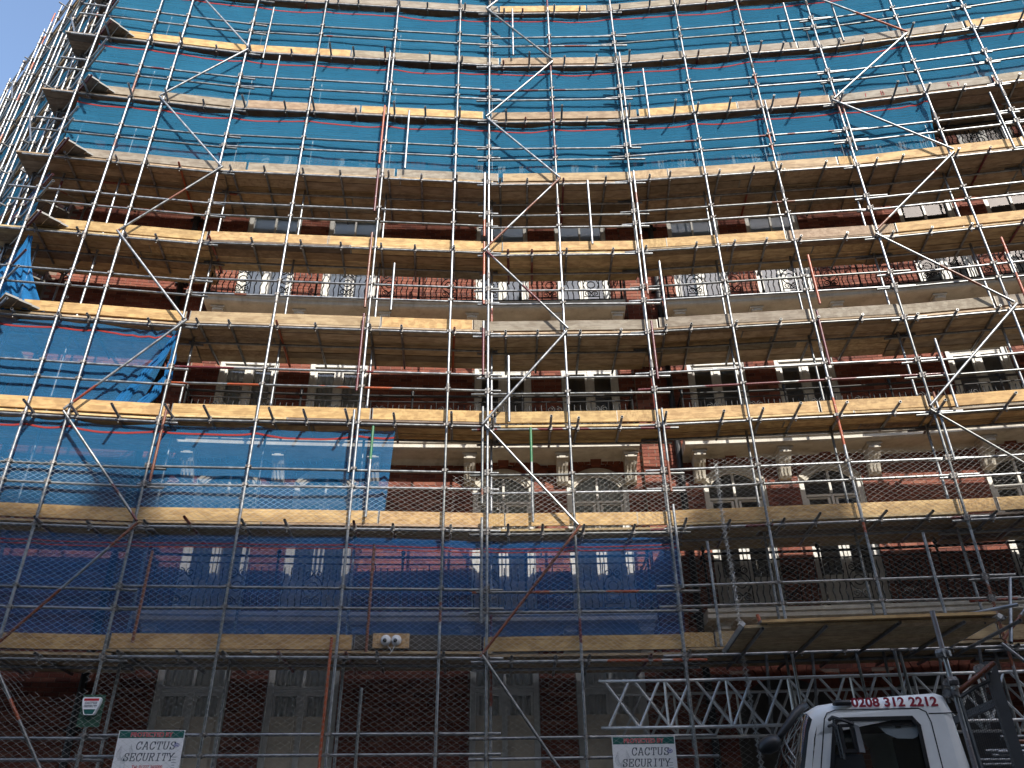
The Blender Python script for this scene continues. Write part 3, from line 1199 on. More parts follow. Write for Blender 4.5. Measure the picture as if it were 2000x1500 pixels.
TOE = {0: [(-60, 690, Y_), (692, 940, K_), (942, 1395, Y_), (1396, 2100, T_)],
       1: [(-60, 265, Y_), (266, 740, Y_), (741, 985, Y_), (986, 1245, Y_), (1243, 1680, Y_), (1684, 1950, Y_), (1956, 2200, Y_)],
       2: [(-60, 330, Y_), (335, 725, Y_), (728, 965, Y_), (968, 1205, Y_), (1203, 1600, Y_), (1603, 1815, Y_), (1818, 2200, Y_)],
       3: [(0, 365, Y_), (370, 745, T_), (746, 924, Y_), (926, 1284, G_), (1286, 1584, (.24, .20, .16)), (1588, 1950, G_), (1955, 2200, G_)],
       4: [(48, 405, Y_), (408, 645, Y_), (640, 980, Y_), (981, 1300, Y_), (1300, 1535, Y_), (1537, 1754, B_), (1756, 2200, Y_)],
       5: [(140, 480, G_), (484, 772, G_), (776, 974, G_), (982, 1302, T_), (1303, 1640, T_), (1642, 2200, Y_)],
       6: [(180, 480, G_), (482, 704, B_), (706, 944, Y_), (960, 1242, B_), (1246, 1440, Y_), (1441, 1625, B_), (1626, 1960, G_), (1964, 2200, G_)],
       7: [(238, 486, Y_), (487, 686, Y_), (687, 975, G_), (978, 1160, B_), (1161, 1560, G_), (1562, 1905, G_), (1908, 2200, Y_)],
       8: [(255, 640, G_), (642, 974, G_), (976, 1144, Y_), (1146, 1700, G_), (1702, 2200, Y_)]}
DECKC = [(.40, .30, .17), (.46, .34, .18), (.58, .42, .21), (.46, .355, .235), (.55, .41, .225), (.37, .28, .19), (.27, .20, .14), (.27, .20, .14), (.27, .20, .14), (.27, .20, .14)]  # timber tones per lift; third lift lightened in place of bounced light
PLAB = ['lowest boarded scaffold lift of pine planks, two round cameras on its toe board',
        'second boarded scaffold lift from the bottom, pine toe boards half behind chain link',
        'third boarded scaffold lift from the bottom, fresh yellow toe boards with transom ends sticking out',
        'fourth boarded scaffold lift from the bottom, mostly grey weathered toe boards below scrolled balcony railing',
        'fifth boarded scaffold lift, fresh yellow toe boards under a strip of window tops',
        'sixth boarded scaffold lift, at the lower edge of the full width blue netting',
        'seventh boarded scaffold lift from the bottom, toe board with red painted marks at its end',
        'eighth boarded scaffold lift from the bottom, yellow toe board near the sky corner',
        'ninth boarded scaffold lift, highest in view along the upper picture edge',
        'tenth boarded scaffold lift, just above the upper picture edge']
PLAT = []
for k in range(10):
    zk = ZL[k]
    pl = thing('scaffold_platform', PLAB[k], 'scaffold deck', fp(1, .5, zk), 'boarded lifts of the scaffold')
    PLAT.append(pl)
    for i in range(NSEG):
        nrow = 6 if i == 0 or (k == 1 and i > 2) else round((DEEP[k] - .10) / .232)
        xa, xb = NODES[i][0], NODES[i + 1][0]
        if i == 0:
            xa -= .72 if k >= 3 else .1
        for r_ in range(nrow):
            d = .10 + .1125 + r_ * .237
            x = xa - .03
            first = True
            while x < xb - .05:
                ln = random.uniform(1.5, 3.9) if first and xb - xa > 4 else 3.9
                first = False
                x2 = min(x + ln, xb + .10)
                if xb - x2 < .5:
                    x2 = xb + .10
                z = zk + SEG_DZ[i] + .0735 + .019 + random.uniform(0, .014)
                c_ = DECKC[k]
                if random.random() < .22:
                    c_ = random.choice((T_, B_, G_, (.20, .15, .11)))
                board('deck_board', fp(x + .004, d, z, i), fp(x2 - .004, d, z + random.uniform(-.002, .002), i), pl, vary(c_, .24))
                x = x2
    lo_off = random.uniform(0, .01)
    for xa, xb, c_ in TOE.get(k, []):
        py = {0: 1250, 1: 1005, 2: 800, 3: 620, 4: 465, 5: 330, 6: 210, 7: 100, 8: 10}[k]
        ua, ub = mark(xa, py, .12)[0], mark(xb, py, .12)[0]
        # a toe board cannot bend: split where the face turns
        brk = [ua] + [n_[0] for n_ in NODES if ua + .25 < n_[0] < ub - .25] + [ub]
        for q, (s0, s1) in enumerate(zip(brk, brk[1:])):
            i = seg_of((s0 + s1) / 2)
            z = zk + max(SEG_DZ[i], -.02) + .118 + .1125 + lo_off
            board('toe_board', fp(s0 + .003, .122, z + random.uniform(0, .012), i), fp(s1 - .003, .122, z + random.uniform(0, .012), i), pl, vary(c_, .07), True)
    if k >= 3:      # side street boards run on past the corner over the front ledger
        for r_ in range(4):
            d = .14 + r_ * .234
            board('deck_board', S0 + Vector((0, 0, zk + .155)) - RET * (.44 - r_ * .02) + RN * d, S0 + Vector((0, 0, zk + .155)) + RET * 1.6 + RN * d, pl, vary(random.choice((B_, MA if False else B_, G_)), .15))

# red paint marks on the seventh lift's toe board
M_MARK = simple('red_spray_paint', (.45, .04, .05), .8)
for px, ch in ((1690, 'l'), (1722, 'B'), (1775, 'l'), (1860, 'R'), (1880, 'l'), (1955, 'T')):
    u_, _ = mark(px, 185, .10)
    zc_ = ZL[6] + .23 + SEG_DZ[seg_of(u_)] * .4
    mbx = MB()
    S = {'l': [[(0, 0), (.01, .12)]], 'B': [[(0, 0), (0, .13), (.05, .12), (.05, .08), (0, .07), (.06, .05), (.05, 0), (0, 0)]],
         'R': [[(0, 0), (0, .13), (.06, .11), (0, .06), (.06, 0)]], 'T': [[(-.04, .12), (.05, .12)], [(0, .12), (0, 0)]]}[ch]
    for st_ in S:
        mbx.tube([fp(u_ + p[0], .1005, zc_ - .06 + p[1]) for p in st_], .008, 4)
    put('paint_mark', mbx.mesh('paint_mark'), PLAT[6], M_MARK)

# ------------------------------------------------------------------ debris nets
def net_mesh(name, path, z_top, z_bot, bill, seed, step=.10, nz=16, end_gather=0., scallop=None):
    """path(s)->(x,y) with s in metres, s0..s1"""
    fn, s0, s1, ties = path
    n = max(4, int((s1 - s0) / step))
    v, f, uv = [], [], []
    ph = rng.uniform(0, 6, 8)
    for i in range(n + 1):
        s_ = s0 + (s1 - s0) * i / n
        nearest = min([abs(s_ - t_) for t_ in ties] + [9])
        sag = .07 * min(1, nearest / .5) * (.6 + .4 * math.sin(s_ * 1.7 + ph[0]))
        if scallop:
            sag = scallop(s_)
        pinch = math.exp(-(nearest / .12) ** 2)
        for j in range(nz + 1):
            q = j / nz
            zt = z_top - sag + pinch * .02
            zz = z_bot + (zt - z_bot) * q
            w = math.sin(math.pi * q)
            d = bill * w * (.5 + .5 * math.sin(s_ * .9 + ph[1])) + .007 * math.sin(s_ * 5.3 + 2 * q + ph[2]) * w + .0025 * math.sin(s_ * 17 + ph[3] + 5 * q) + .010 * math.sin(s_ * 2.1 - 3 * q + ph[4])
            ss = s_
            if end_gather and s1 - s_ < end_gather * 2.2:
                e = 1 - (s1 - s_) / (end_gather * 2.2)
                pull = e * (1 - q) * end_gather
                ss -= pull * .9
                d += .05 * math.sin(e * 26 + q * 3) * e
                zz += e * (1 - q) * .02
            v.append(fn(ss, d, zz))
            uv.append((s_, zz))
    for i in range(n):
        for j in range(nz):
            a = i * (nz + 1) + j
            f.append((a, a + nz + 1, a + nz + 2, a + 1))
    m = mesh_from(name, v, f, True)
    ul = m.uv_layers.new(name='UVMap')
    li = np.empty(len(m.loops), dtype=np.int32)
    m.loops.foreach_get('vertex_index', li)
    ul.data.foreach_set('uv', np.array(uv)[li].ravel())
    return m, v, n, nz


def stripe(v, n, nz, row_q, h, off):
    """thin band following the net just in front of it"""
    sv, sf = [], []
    for i in range(n + 1):
        a = i * (nz + 1)
        top, bot = v[a + nz], v[a]
        ln = (top - bot).length
        for hh in (row_q, row_q + h):
            t_ = max(0, ln - hh) / ln
            kk = t_ * nz
            j = min(int(kk), nz - 1)
            p = v[a + j].lerp(v[a + j + 1], kk - j)
            sv.append(p + off)
        if i:
            sf.append((2 * i - 2, 2 * i, 2 * i + 1, 2 * i - 1))
    m = mesh_from('red_stripe', sv, sf, True)
    ul = m.uv_layers.new(name='UVMap')
    return m


def front_path(x0, x1, d0=.165):
    return (lambda s_, d, z: fp(s_, d0 + d, z), x0, x1, SX)


NETG = 'blue debris nets on the scaffold'


def net(label, x0, x1, k, mat, gather=0., two=False, ztop=None, zbot=None, d0=.165, bill=.05, scallop=None):
    m, v, n, nz = net_mesh('debris_net', front_path(x0, x1, d0), (ztop if ztop else ZL[k + 1] - .05), (zbot if zbot else ZL[k] + .10), bill, k, end_gather=gather, scallop=scallop)
    o = put('debris_net', m, None, mat, label=label, category='debris net', group=NETG)
    offv = Vector((0, -.006, 0))
    if two:
        put('red_stripe', stripe(v, n, nz, .13, .018, offv), o, M_NETR)
        put('red_stripe', stripe(v, n, nz, .19, .018, offv), o, M_NETR)
    else:
        put('red_stripe', stripe(v, n, nz, .13, .035, offv), o, M_NETR)
    return o


net('blue net along the top of the picture above the ninth lift', -9.5, 13.6, 8, M_NET)
net('wide blue net between the eighth and ninth lifts, crossed by two braces', -9.5, 13.6, 7, M_NET)
net('wide blue net between the seventh and eighth lifts', -9.5, 13.6, 6, M_NET)
net('blue net between sixth and seventh lifts, gathered end short of the grey boards', -9.5, mark(1845, 250)[0], 5, M_NET, gather=.25)
LOWNET = net('sunlit blue net between third and fourth lifts, bunched up at its free end', -9.6, SX[3] - .03, 2, M_NETL, gather=.55)
net('blue net between second and third lifts in front of arched windows, ragged free end', -9.6, mark(768, 880)[0], 1, M_NETL, gather=.12)
sc_rand = lambda s_: .05 + .10 * (.5 + .5 * math.sin(s_ * 1.05 + 2.2)) * (.5 + .5 * math.sin(s_ * .37))
net('shaded dark blue net behind chain link between first and second lifts', -9.6, SX[9] + .12, 0, M_NETD, gather=.06, two=True, scallop=sc_rand)
# bunched tail of the net between third and fourth lifts
def ruffle(cl, w0, w1, parent, name, seed):
    v, f, uv = [], [], []
    n, m_ = 34, 14
    for i in range(n + 1):
        q = i / n
        kk = q * (len(cl) - 1)
        j = min(int(kk), len(cl) - 2)
        x = cl[j][0] + (cl[j + 1][0] - cl[j][0]) * (kk - j)
        z = cl[j][1] + (cl[j + 1][1] - cl[j][1]) * (kk - j)
        w = w0 + (w1 - w0) * q
        for c in range(m_ + 1):
            e = c / m_ - .5
            v.append(fp(x + e * w + .015 * math.sin(q * 17 + seed), .185 + .025 * math.sin(c * 1.9 + q * 4 + seed) - .02 * math.cos(e * 6), z + .012 * math.sin(c * 1.3 + seed), 0))
            uv.append((x + e, z))
    for i in range(n):
        for c in range(m_):
            a = i * (m_ + 1) + c
            f.append((a, a + m_ + 1, a + m_ + 2, a + 1))
    m = mesh_from(name, v, f, True)
    ul = m.uv_layers.new(name='UVMap')
    for lp in m.loops:
        ul.data[lp.index].uv = uv[lp.vertex_index]
    put(name, m, parent, M_NETG)


ZT = ZL[3] - .08
ruffle([(-6.30, ZT), (-6.30, ZT - .5), (-6.29, ZT - .95), (-6.34, ZT - 1.15)], .06, .20, LOWNET, 'gathered_fold', 1)
ruffle([(-6.33, ZT - .1), (-6.52, ZT - .6), (-6.72, ZT - 1.0), (-6.92, ZT - 1.4), (-7.10, ZL[2] + .14)], .08, .26, LOWNET, 'gathered_fold', 4)
ruffle([(-6.36, ZT - 1.0), (-6.44, ZT - 1.3), (-6.62, ZT - 1.6), (-6.85, ZL[2] + .16)], .10, .30, LOWNET, 'gathered_fold', 7)
# the swag of net tied to the corner upright between fourth and fifth lifts
v, f, uv = [], [], []
n, nz = 22, 18
for i in range(n + 1):
    a = i / n
    for j in range(nz + 1):
        q = j / nz
        w = (1 - q) ** 1.6
        x = -9.42 + (a - .55) * (.10 + 1.55 * w)
        d = .16 + .05 * math.sin(a * 30 + q * 2) * (.3 + w) + .03 * math.sin(a * 13)
        v.append(fp(x, d, ZL[3] + .10 + (ZL[4] - ZL[3] - .22) * q, 0))
        uv.append((x, q * 2))
for i in range(n):
    for j in range(nz):
        a = i * (nz + 1) + j
        f.append((a, a + nz + 1, a + nz + 2, a + 1))
m = mesh_from('debris_net', v, f, True)
ul = m.uv_layers.new(name='UVMap')
for lp in m.loops:
    ul.data[lp.index].uv = uv[lp.vertex_index]
put('debris_net', m, None, M_NETG, label='narrow swag of blue net tied up at the corner upright between fourth and fifth lifts', category='debris net', group=NETG)

# ------------------------------------------------------------------ side street scaffold
scr = thing('scaffold', 'receding galvanised scaffold round the corner against the sky', 'scaffold', rp_(8, 0, 0))
ret_std = [.9 + 1.42 * q for q in range(12)]
ZR = ZL + [24.1]
for i, s_ in enumerate(ret_std):
    top = 24.9 + random.uniform(-.5, .9)
    tube('standard', rp_(s_, 0, .12), rp_(s_, 0, top), scr)
    tube('standard', rp_(s_ + .1, 1.15, .12), rp_(s_ + .1, 1.15, top - random.uniform(.2, 1.0)), scr)
    if i % 2 == 0:
        tube('standard', rp_(s_ + .32, -.05, .12), rp_(s_ + .32, -.05, top - random.uniform(0, 3)), scr)
for k in range(1, 11):
    zk = ZR[k]
    for h in (.0, .75, 1.08):
        for a, b_ in ((.3, 6.6), (6.2, 12.4), (12.1, 17.2)):
            tube('ledger' if h == 0 else 'guard_rail', rp_(a, .055, zk + h), rp_(b_, .055, zk + h), scr)
            if h != .75:
                tube('ledger' if h == 0 else 'guard_rail', rp_(a, 1.2, zk + h), rp_(b_, 1.2, zk + h), scr)
    for s_ in ret_std:
        tube('transom', rp_(s_ + .15, -random.uniform(.1, .3), zk + .0485), rp_(s_ + .15, 1.45, zk + .0485), scr)
for k in range(2, 10):
    for j, i in enumerate((1, 5, 9)):
        a, b_ = ret_std[i], ret_std[i + 1]
        if (k + j) % 2:
            a, b_ = b_, a
        tube('brace', rp_(a, -.055, ZR[k]), rp_(b_, -.055, ZR[k + 1]), scr)
mb = MB()
for i, s_ in enumerate(ret_std):
    for k in range(2, 11):
        for h in (0, .75, 1.08):
            p = rp_(s_, 0, ZR[k] + h)
            mb.tube([p - Vector((0, 0, .035)), p + Vector((0, 0, .035))], .04, 6)
            mb.box((-.05, -.05, -.03), (.05, .05, .03), mw=Matrix.Translation(p + RN * .03))
put('coupler_set', mb.mesh('coupler_set'), scr, M_CLAMP, kind='stuff')
for k in range(2, 11):
    pl = thing('scaffold_platform', 'boarded lift %s up the receding scaffold round the corner' % ('three four five six seven eight nine ten eleven'.split()[k - 2]), 'scaffold deck', rp_(8, .5, ZR[k]), 'boarded lifts round the corner')
    for r_ in range(5):
        d = .12 + .1125 + r_ * .234
        for a, b_ in ((1.7, 5.5), (5.5, 9.4), (9.4, 13.3), (13.3, 17.2)):
            z = ZR[k] + .093 + random.uniform(0, .005)
            board('deck_board', rp_(a + .004, d, z), rp_(b_ - .004, d, z), pl, vary(random.choice((B_, G_, T_)), .15))
    for a, b_ in ((.9, 4.7), (4.7, 8.6), (8.6, 12.5), (12.5, 17.0)):
        z = ZR[k] + .23
        board('toe_board', rp_(a, .125, z), rp_(b_, .125, z), pl, vary(random.choice((Y_, G_, T_, G_)), .1), True)
for k in range(2, 10):
    m, v, n, nz = net_mesh('debris_net', (lambda s_, d, z: rp_(s_, .17 + d, z), .4, 17.0, ret_std), ZR[k + 1] - .05, ZR[k] + .10, .05, k, step=.2)
    o = put('debris_net', m, None, M_NET, label='blue net at lift %s on the receding scaffold round the corner' % ('three four five six seven eight nine ten'.split()[k - 2]), category='debris net', group='blue nets round the corner')
    put('red_stripe', stripe(v, n, nz, .13, .035, RN * -.006), o, M_NETR)

# ------------------------------------------------------------------ loading bay platform
tD = seg_frame(3)[2]
nD = seg_frame(3)[3]
TD = Vector((tD.x, tD.y, 0))
ND = Vector((nD.x, nD.y, 0))
o0 = fp(3.28, -.06, 4.20, 3)
lpf = thing('loading_platform', 'cantilevered loading platform of pine boards projecting over the white truck', 'platform', o0)
LPL = 3.30
for r_ in range(7):
    d = -.14 - r_ * .234
    p = o0 + ND * d
    board('deck_board', p + TD * -.02 + Vector((0, 0, random.uniform(0, .004))), p + TD * (LPL * .62 + random.uniform(-.02, .02)), lpf, vary((.52, .385, .21), .14))
    board('deck_board', p + TD * (LPL * .62 + .03), p + TD * (LPL + .02), lpf, vary((.52, .385, .21), .14))
p = o0 + ND * -1.64
board('edge_board', p + TD * .2 + Vector((0, 0, .045)), p + TD * LPL + Vector((0, 0, .06)), lpf, vary(Y_, .05))
for q in (.22, 1.06, 2.0, 2.86, 3.58):
    tube('transom', o0 + TD * q + ND * -1.72 + Vector((0, 0, -.045)), o0 + TD * q + ND * .5 + Vector((0, 0, -.045)), lpf, RU, .12)
for q in (-.04, LPL + .03):
    mbx = MB()
    a, b_ = o0 + TD * q + ND * -1.74, o0 + TD * q + ND * .02
    mbx.tube([a + Vector((0, 0, .02)), b_ + Vector((0, 0, .02))], .04, 4)
    put('edge_channel', mbx.mesh('edge_channel'), lpf, M_ALU)
tube('handrail_stub', o0 + TD * .24 + ND * -1.62 + Vector((0, 0, -.02)), o0 + TD * .20 + ND * -1.60 + Vector((0, 0, .17)), lpf, OR, 1)
tube('handrail_stub', o0 + TD * (LPL - .35) + ND * -1.45 + Vector((0, 0, .10)), o0 + TD * (LPL + .3) + ND * -1.75 + Vector((0, 0, .16)), lpf, RU, .05)
tube('brace', o0 + TD * (LPL + .18) + ND * -1.5 + Vector((0, 0, -.28)), o0 + TD * (LPL + .75) + ND * -.9 + Vector((0, 0, .75)), lpf, RU, .05)
for q in (.24, LPL - .1, LPL + .1):
    put('coupler', CPL, lpf, None, Matrix.Translation(o0 + TD * q + ND * -1.62 + Vector((0, 0, .02))))

# ------------------------------------------------------------------ lattice beams under the loading bay
def lattice(label, xa, xb, d, ztop, h):
    t_ = thing('lattice_beam', label, 'lattice beam', fp((xa + xb) / 2, d, ztop - h), 'aluminium lattice beams')
    pts = lambda x, z: fp(x, d, z)
    n = 24
    for z in (ztop, ztop - h):
        # chords follow the face in straight lengths
        xs = [xa] + [q[0] for q in NODES if xa < q[0] < xb] + [xb]
        mbx = MB()
        mbx.tube([pts(x, z) for x in xs], .025, 8)
        put('chord', mbx.mesh('chord', True), t_, M_ALU)
    x = xa + .10
    k = 0
    while x + .46 < xb:
        for a, b_ in (((x, ztop - .02), (x + .46, ztop - h + .02)), ((x + .36, ztop - .02), (x + .02, ztop - h + .02))):
            mbx = MB()
            mbx.tube([pts(*a), pts(*b_)], .020, 4)
            put('lacing', mbx.mesh('lacing'), t_, M_ALU)
        if k % 2 == 1:
            mbx = MB()
            mbx.tube([pts(x + .45, ztop - .02), pts(x + .45, ztop - h + .02)], .020, 4)
            put('lacing', mbx.mesh('lacing'), t_, M_ALU)
        x += .465
        k += 1
    return t_


lattice('long aluminium lattice beam behind the truck, nearer of the two', 1.28, 10.6, .10, 3.83, .67)
lattice('dim aluminium lattice beam behind the first one, nearer the doorway', 1.6, 10.6, 1.15, 3.80, .67)
for x in (3.9, 4.6, 5.25, 5.9, 6.5, 7.1):
    tube('standard', fp(x, random.choice((.1, .62)) - .05, 3.1), fp(x, .1, 4.25), scaf, RU, .1)

# ------------------------------------------------------------------ chain link mesh
def chain_link(label, x0, x1, ztop, zbot, seed, d0=-.068, tear=None, hole=None):
    rg_ = np.random.default_rng(seed)
    p, h = .066, .041
    nw = int((x1 - x0) / p)
    nh = int((ztop - zbot) / h)
    ph = rg_.uniform(0, 6.28, 12)
    jj, ii = np.meshgrid(np.arange(nw), np.arange(nh + 1), indexing='ij')
    X = x0 + jj * p + (p / 2) * np.where((ii + jj) % 2 == 0, 1, -1)
    Z = zbot + ii * h
    dx = .020 * np.sin(Z * 1.9 + X * 1.1 + ph[0]) + .012 * np.sin(Z * 4.3 - X * 2.3 + ph[1]) + .006 * np.sin(Z * 9.0 + X * 7 + ph[5])
    dz = .022 * np.sin(X * 1.5 + ph[2]) + .014 * np.sin(X * 3.7 + Z * 1.3 + ph[3])
    if tear is not None:
        for (tx, tz, rad, ax, az) in tear:
            w = np.exp(-(((X - tx) / rad) ** 2 + ((Z - tz) / rad) ** 2))
            dx = dx + ax * w * np.sin((Z - tz) * 6)
            dz = dz + az * w
    D = d0 + .012 * np.sin(X * 2.1 + Z * 1.7 + ph[4]) - .012 + np.where((ii + jj) % 2 == 0, .002, -.002)
    X = X + dx
    Z = Z + dz
    # place on the face
    nx_ = np.array([q[0] for q in NODES])
    ny_ = np.array([q[1] for q in NODES])
    YF = np.interp(X, nx_, ny_)
    sl = np.gradient(ny_, nx_)
    S_ = np.interp(X, nx_, sl)
    PX = X - S_ * D
    PY = YF + D
    P = np.stack([PX, PY, Z], -1)                       # wires x nodes x 3
    r_ = .0025
    offs = np.array([(r_, 0, 0), (-r_ * .5, r_ * .87, 0), (-r_ * .5, -r_ * .87, 0)])
    V = (P[:, :, None, :] + offs[None, None]).reshape(-1, 3)
    nn_ = nh + 1
    a = (jj[:, :-1] * nn_ + ii[:, :-1]) * 3
    keep = np.ones(a.shape, bool)
    if hole:
        for hx_, hz_, rx_, rz_ in hole:
            cxm, czm = (X[:, :-1] + X[:, 1:]) / 2, (Z[:, :-1] + Z[:, 1:]) / 2
            keep &= ((cxm - hx_) / rx_) ** 2 + ((czm - hz_) / rz_) ** 2 > 1 + .25 * np.sin(cxm * 31) * np.sin(czm * 23)
    a = a[keep]
    F = []
    for k in range(3):
        k2 = (k + 1) % 3
        F.append(np.stack([a + k, a + k2, a + 3 + k2, a + 3 + k], -1).reshape(-1, 4))
    F = np.concatenate(F)
    m = bpy.data.meshes.new('wire_mesh')
    m.vertices.add(len(V))
    m.vertices.foreach_set('co', V.ravel())
    m.loops.add(F.size)
    m.loops.foreach_set('vertex_index', F.ravel().astype(np.int32))
    m.polygons.add(len(F))
    m.polygons.foreach_set('loop_start', np.arange(0, F.size, 4, dtype=np.int32))
    m.update(calc_edges=True)
    t_ = thing('chain_link_mesh', label, 'wire mesh', fp((x0 + x1) / 2, d0, zbot), 'chain link rolls tied to the scaffold')
    put('wire_mesh', m, t_, M_WIRE, kind='stuff')


chain_link('chain link mesh roll with a hole torn in it above the alarm box', -9.4, -6.2, 7.32, .2, 1, tear=[(-8.3, 3.95, .45, .10, -.16), (-7.6, 3.7, .35, -.08, .12)], hole=[(-6.75, 3.80, .42, .24)])
chain_link('chain link mesh roll in front of the first sign board', -6.22, -1.0, 7.05, .2, 2)
chain_link('chain link mesh roll across the middle bay, over the second sign board', -1.02, 3.5, 7.22, .2, 3, tear=[(1.9, 4.6, .4, .06, -.1)])
chain_link('chain link mesh roll hung above the loading platform', 3.45, 11.6, 7.50, 4.62, 4)
# a rolled up end hanging beside the opening
mb = MB()
hv = []
for w_ in range(16):
    a0 = random.uniform(0, 6.28)
    pts = []
    for i in range(70):
        zz = 2.2 + i * .075
        aa = a0 + i * 2.6
        rr = .045 + .015 * math.sin(i * .3 + w_)
        q = fp(3.52 + rr * math.cos(aa) + .012 * math.sin(i * .2), -.09 + rr * .7 * math.sin(aa), zz)
        pts.append(q)
    mb.tube(pts, .002, 3)
t_ = thing('chain_link_roll', 'rolled up end of chain link hanging beside the lattice beam', 'wire mesh', fp(3.52, -.09, 2.2))
put('wire_mesh', mb.mesh('wire_mesh'), t_, M_WIRE, kind='stuff')

# ------------------------------------------------------------------ signs
M_SIGN = simple('white_sign_board', (.78, .79, .80), .45, var=.06, scale=3)
M_SGREEN = simple('dark_green_print', (.008, .10, .085), .45, var=.1)
M_SRED = simple('red_print', (.50, .02, .035), .5, var=.1)
M_SNAVY = simple('navy_print', (.012, .035, .06), .5, var=.1)
M_SPINK = simple('pale_outline_print', (.62, .45, .45), .5, var=.1)
M_SGREY = simple('grey_line_print', (.22, .25, .28), .5, var=.1)
M_SBLUE = simple('blue_print', (.02, .04, .32), .5, var=.1)
M_SLBLUE = simple('light_blue_print', (.03, .16, .50), .5, var=.1)


def text_mesh(body, size, bold=0., shear=0., spacing=1., extrude=0.):
    cu = bpy.data.curves.new('lettering', 'FONT')
    cu.body = body
    cu.size = size
    cu.offset = bold
    cu.shear = shear
    cu.space_character = spacing
    cu.extrude = extrude
    cu.align_x = 'CENTER'
    ob = bpy.data.objects.new('lettering', cu)
    C.objects.link(ob)
    bpy.context.view_layer.update()
    dg = bpy.context.evaluated_depsgraph_get()
    me = bpy.data.meshes.new_from_object(ob.evaluated_get(dg))
    bpy.data.objects.remove(ob)
    bpy.data.curves.remove(cu)
    return me


GLY = {
    'C': [[(.88, .70), (.80, .88), (.60, .99), (.38, .97), (.17, .80), (.08, .50), (.15, .22), (.35, .03), (.60, .01), (.80, .12), (.90, .28)], [(.88, .98), (.88, .66)]],
    'A': [[(.10, .02), (.46, .97), (.54, .97), (.90, .02)], [(.25, .34), (.75, .34)], [(-.02, .03), (.26, .03)], [(.74, .03), (1.02, .03)], [(.30, .97), (.55, .97)]],
    'T': [[(.5, .02), (.5, .97)], [(.06, .70), (.06, .97), (.94, .97), (.94, .70)], [(.30, .03), (.70, .03)]],
    'U': [[(.16, .97), (.16, .30), (.26, .08), (.50, .01), (.74, .08), (.84, .30), (.84, .97)], [(.0, .97), (.32, .97)], [(.68, .97), (1.0, .97)]],
    'S': [[(.82, .72), (.74, .90), (.50, .98), (.26, .92), (.16, .74), (.28, .58), (.72, .43), (.86, .26), (.74, .08), (.50, .01), (.24, .08), (.14, .28)], [(.82, .96), (.82, .70)], [(.14, .03), (.14, .30)]],
    'E': [[(.20, .02), (.20, .97)], [(.04, .97), (.86, .97), (.86, .72)], [(.04, .03), (.90, .03), (.90, .30)], [(.20, .51), (.60, .51)], [(.60, .40), (.60, .62)]],
    'R': [[(.20, .02), (.20, .97)], [(.04, .97), (.60, .97), (.80, .88), (.82, .70), (.70, .55), (.20, .50)], [(.52, .50), (.70, .22), (.80, .03), (1.0, .03)], [(.04, .03), (.38, .03)]],
    'I': [[(.5, .02), (.5, .97)], [(.22, .97), (.78, .97)], [(.22, .03), (.78, .03)]],
    'Y': [[(.10, .97), (.50, .46), (.90, .97)], [(.5, .48), (.5, .02)], [(-.04, .97), (.26, .97)], [(.74, .97), (1.04, .97)], [(.28, .03), (.72, .03)]],
}


def slab_text(body, h, w, gap, shear, thick):
    """slab serif capitals as flat ribbons, left edge at x=0"""
    mb_ = MB()
    x = 0
    dep = 0
    for ch in body:
        for st_ in GLY[ch]:
            pts = [Vector((x + p[0] * w + p[1] * h * shear, p[1] * h)) for p in st_]
            for a, b_ in zip(pts, pts[1:]):
                d = (b_ - a)
                if d.length < 1e-6:
                    continue
                t_ = d.normalized()
                tk = thick * (1.0 if abs(t_.y) > .5 else .62)
                n_ = Vector((-t_.y, t_.x)) * tk / 2
                e = t_ * tk * .3
                dep = (dep + 1) % 9
                yy = -dep * .00008
                mb_.add([(a.x - e.x - n_.x, yy, a.y - e.y - n_.y), (b_.x + e.x - n_.x, yy, b_.y + e.y - n_.y), (b_.x + e.x + n_.x, yy, b_.y + e.y + n_.y), (a.x - e.x + n_.x, yy, a.y - e.y + n_.y)], [(0, 1, 2, 3)])
        x += w + gap
    return mb_, x - gap


def flat(me):        # text lies in xy: stand it up facing -y
    me.transform(Matrix.Rotation(R(90), 4, 'X'))
    return me


SIGN_CACHE = {}


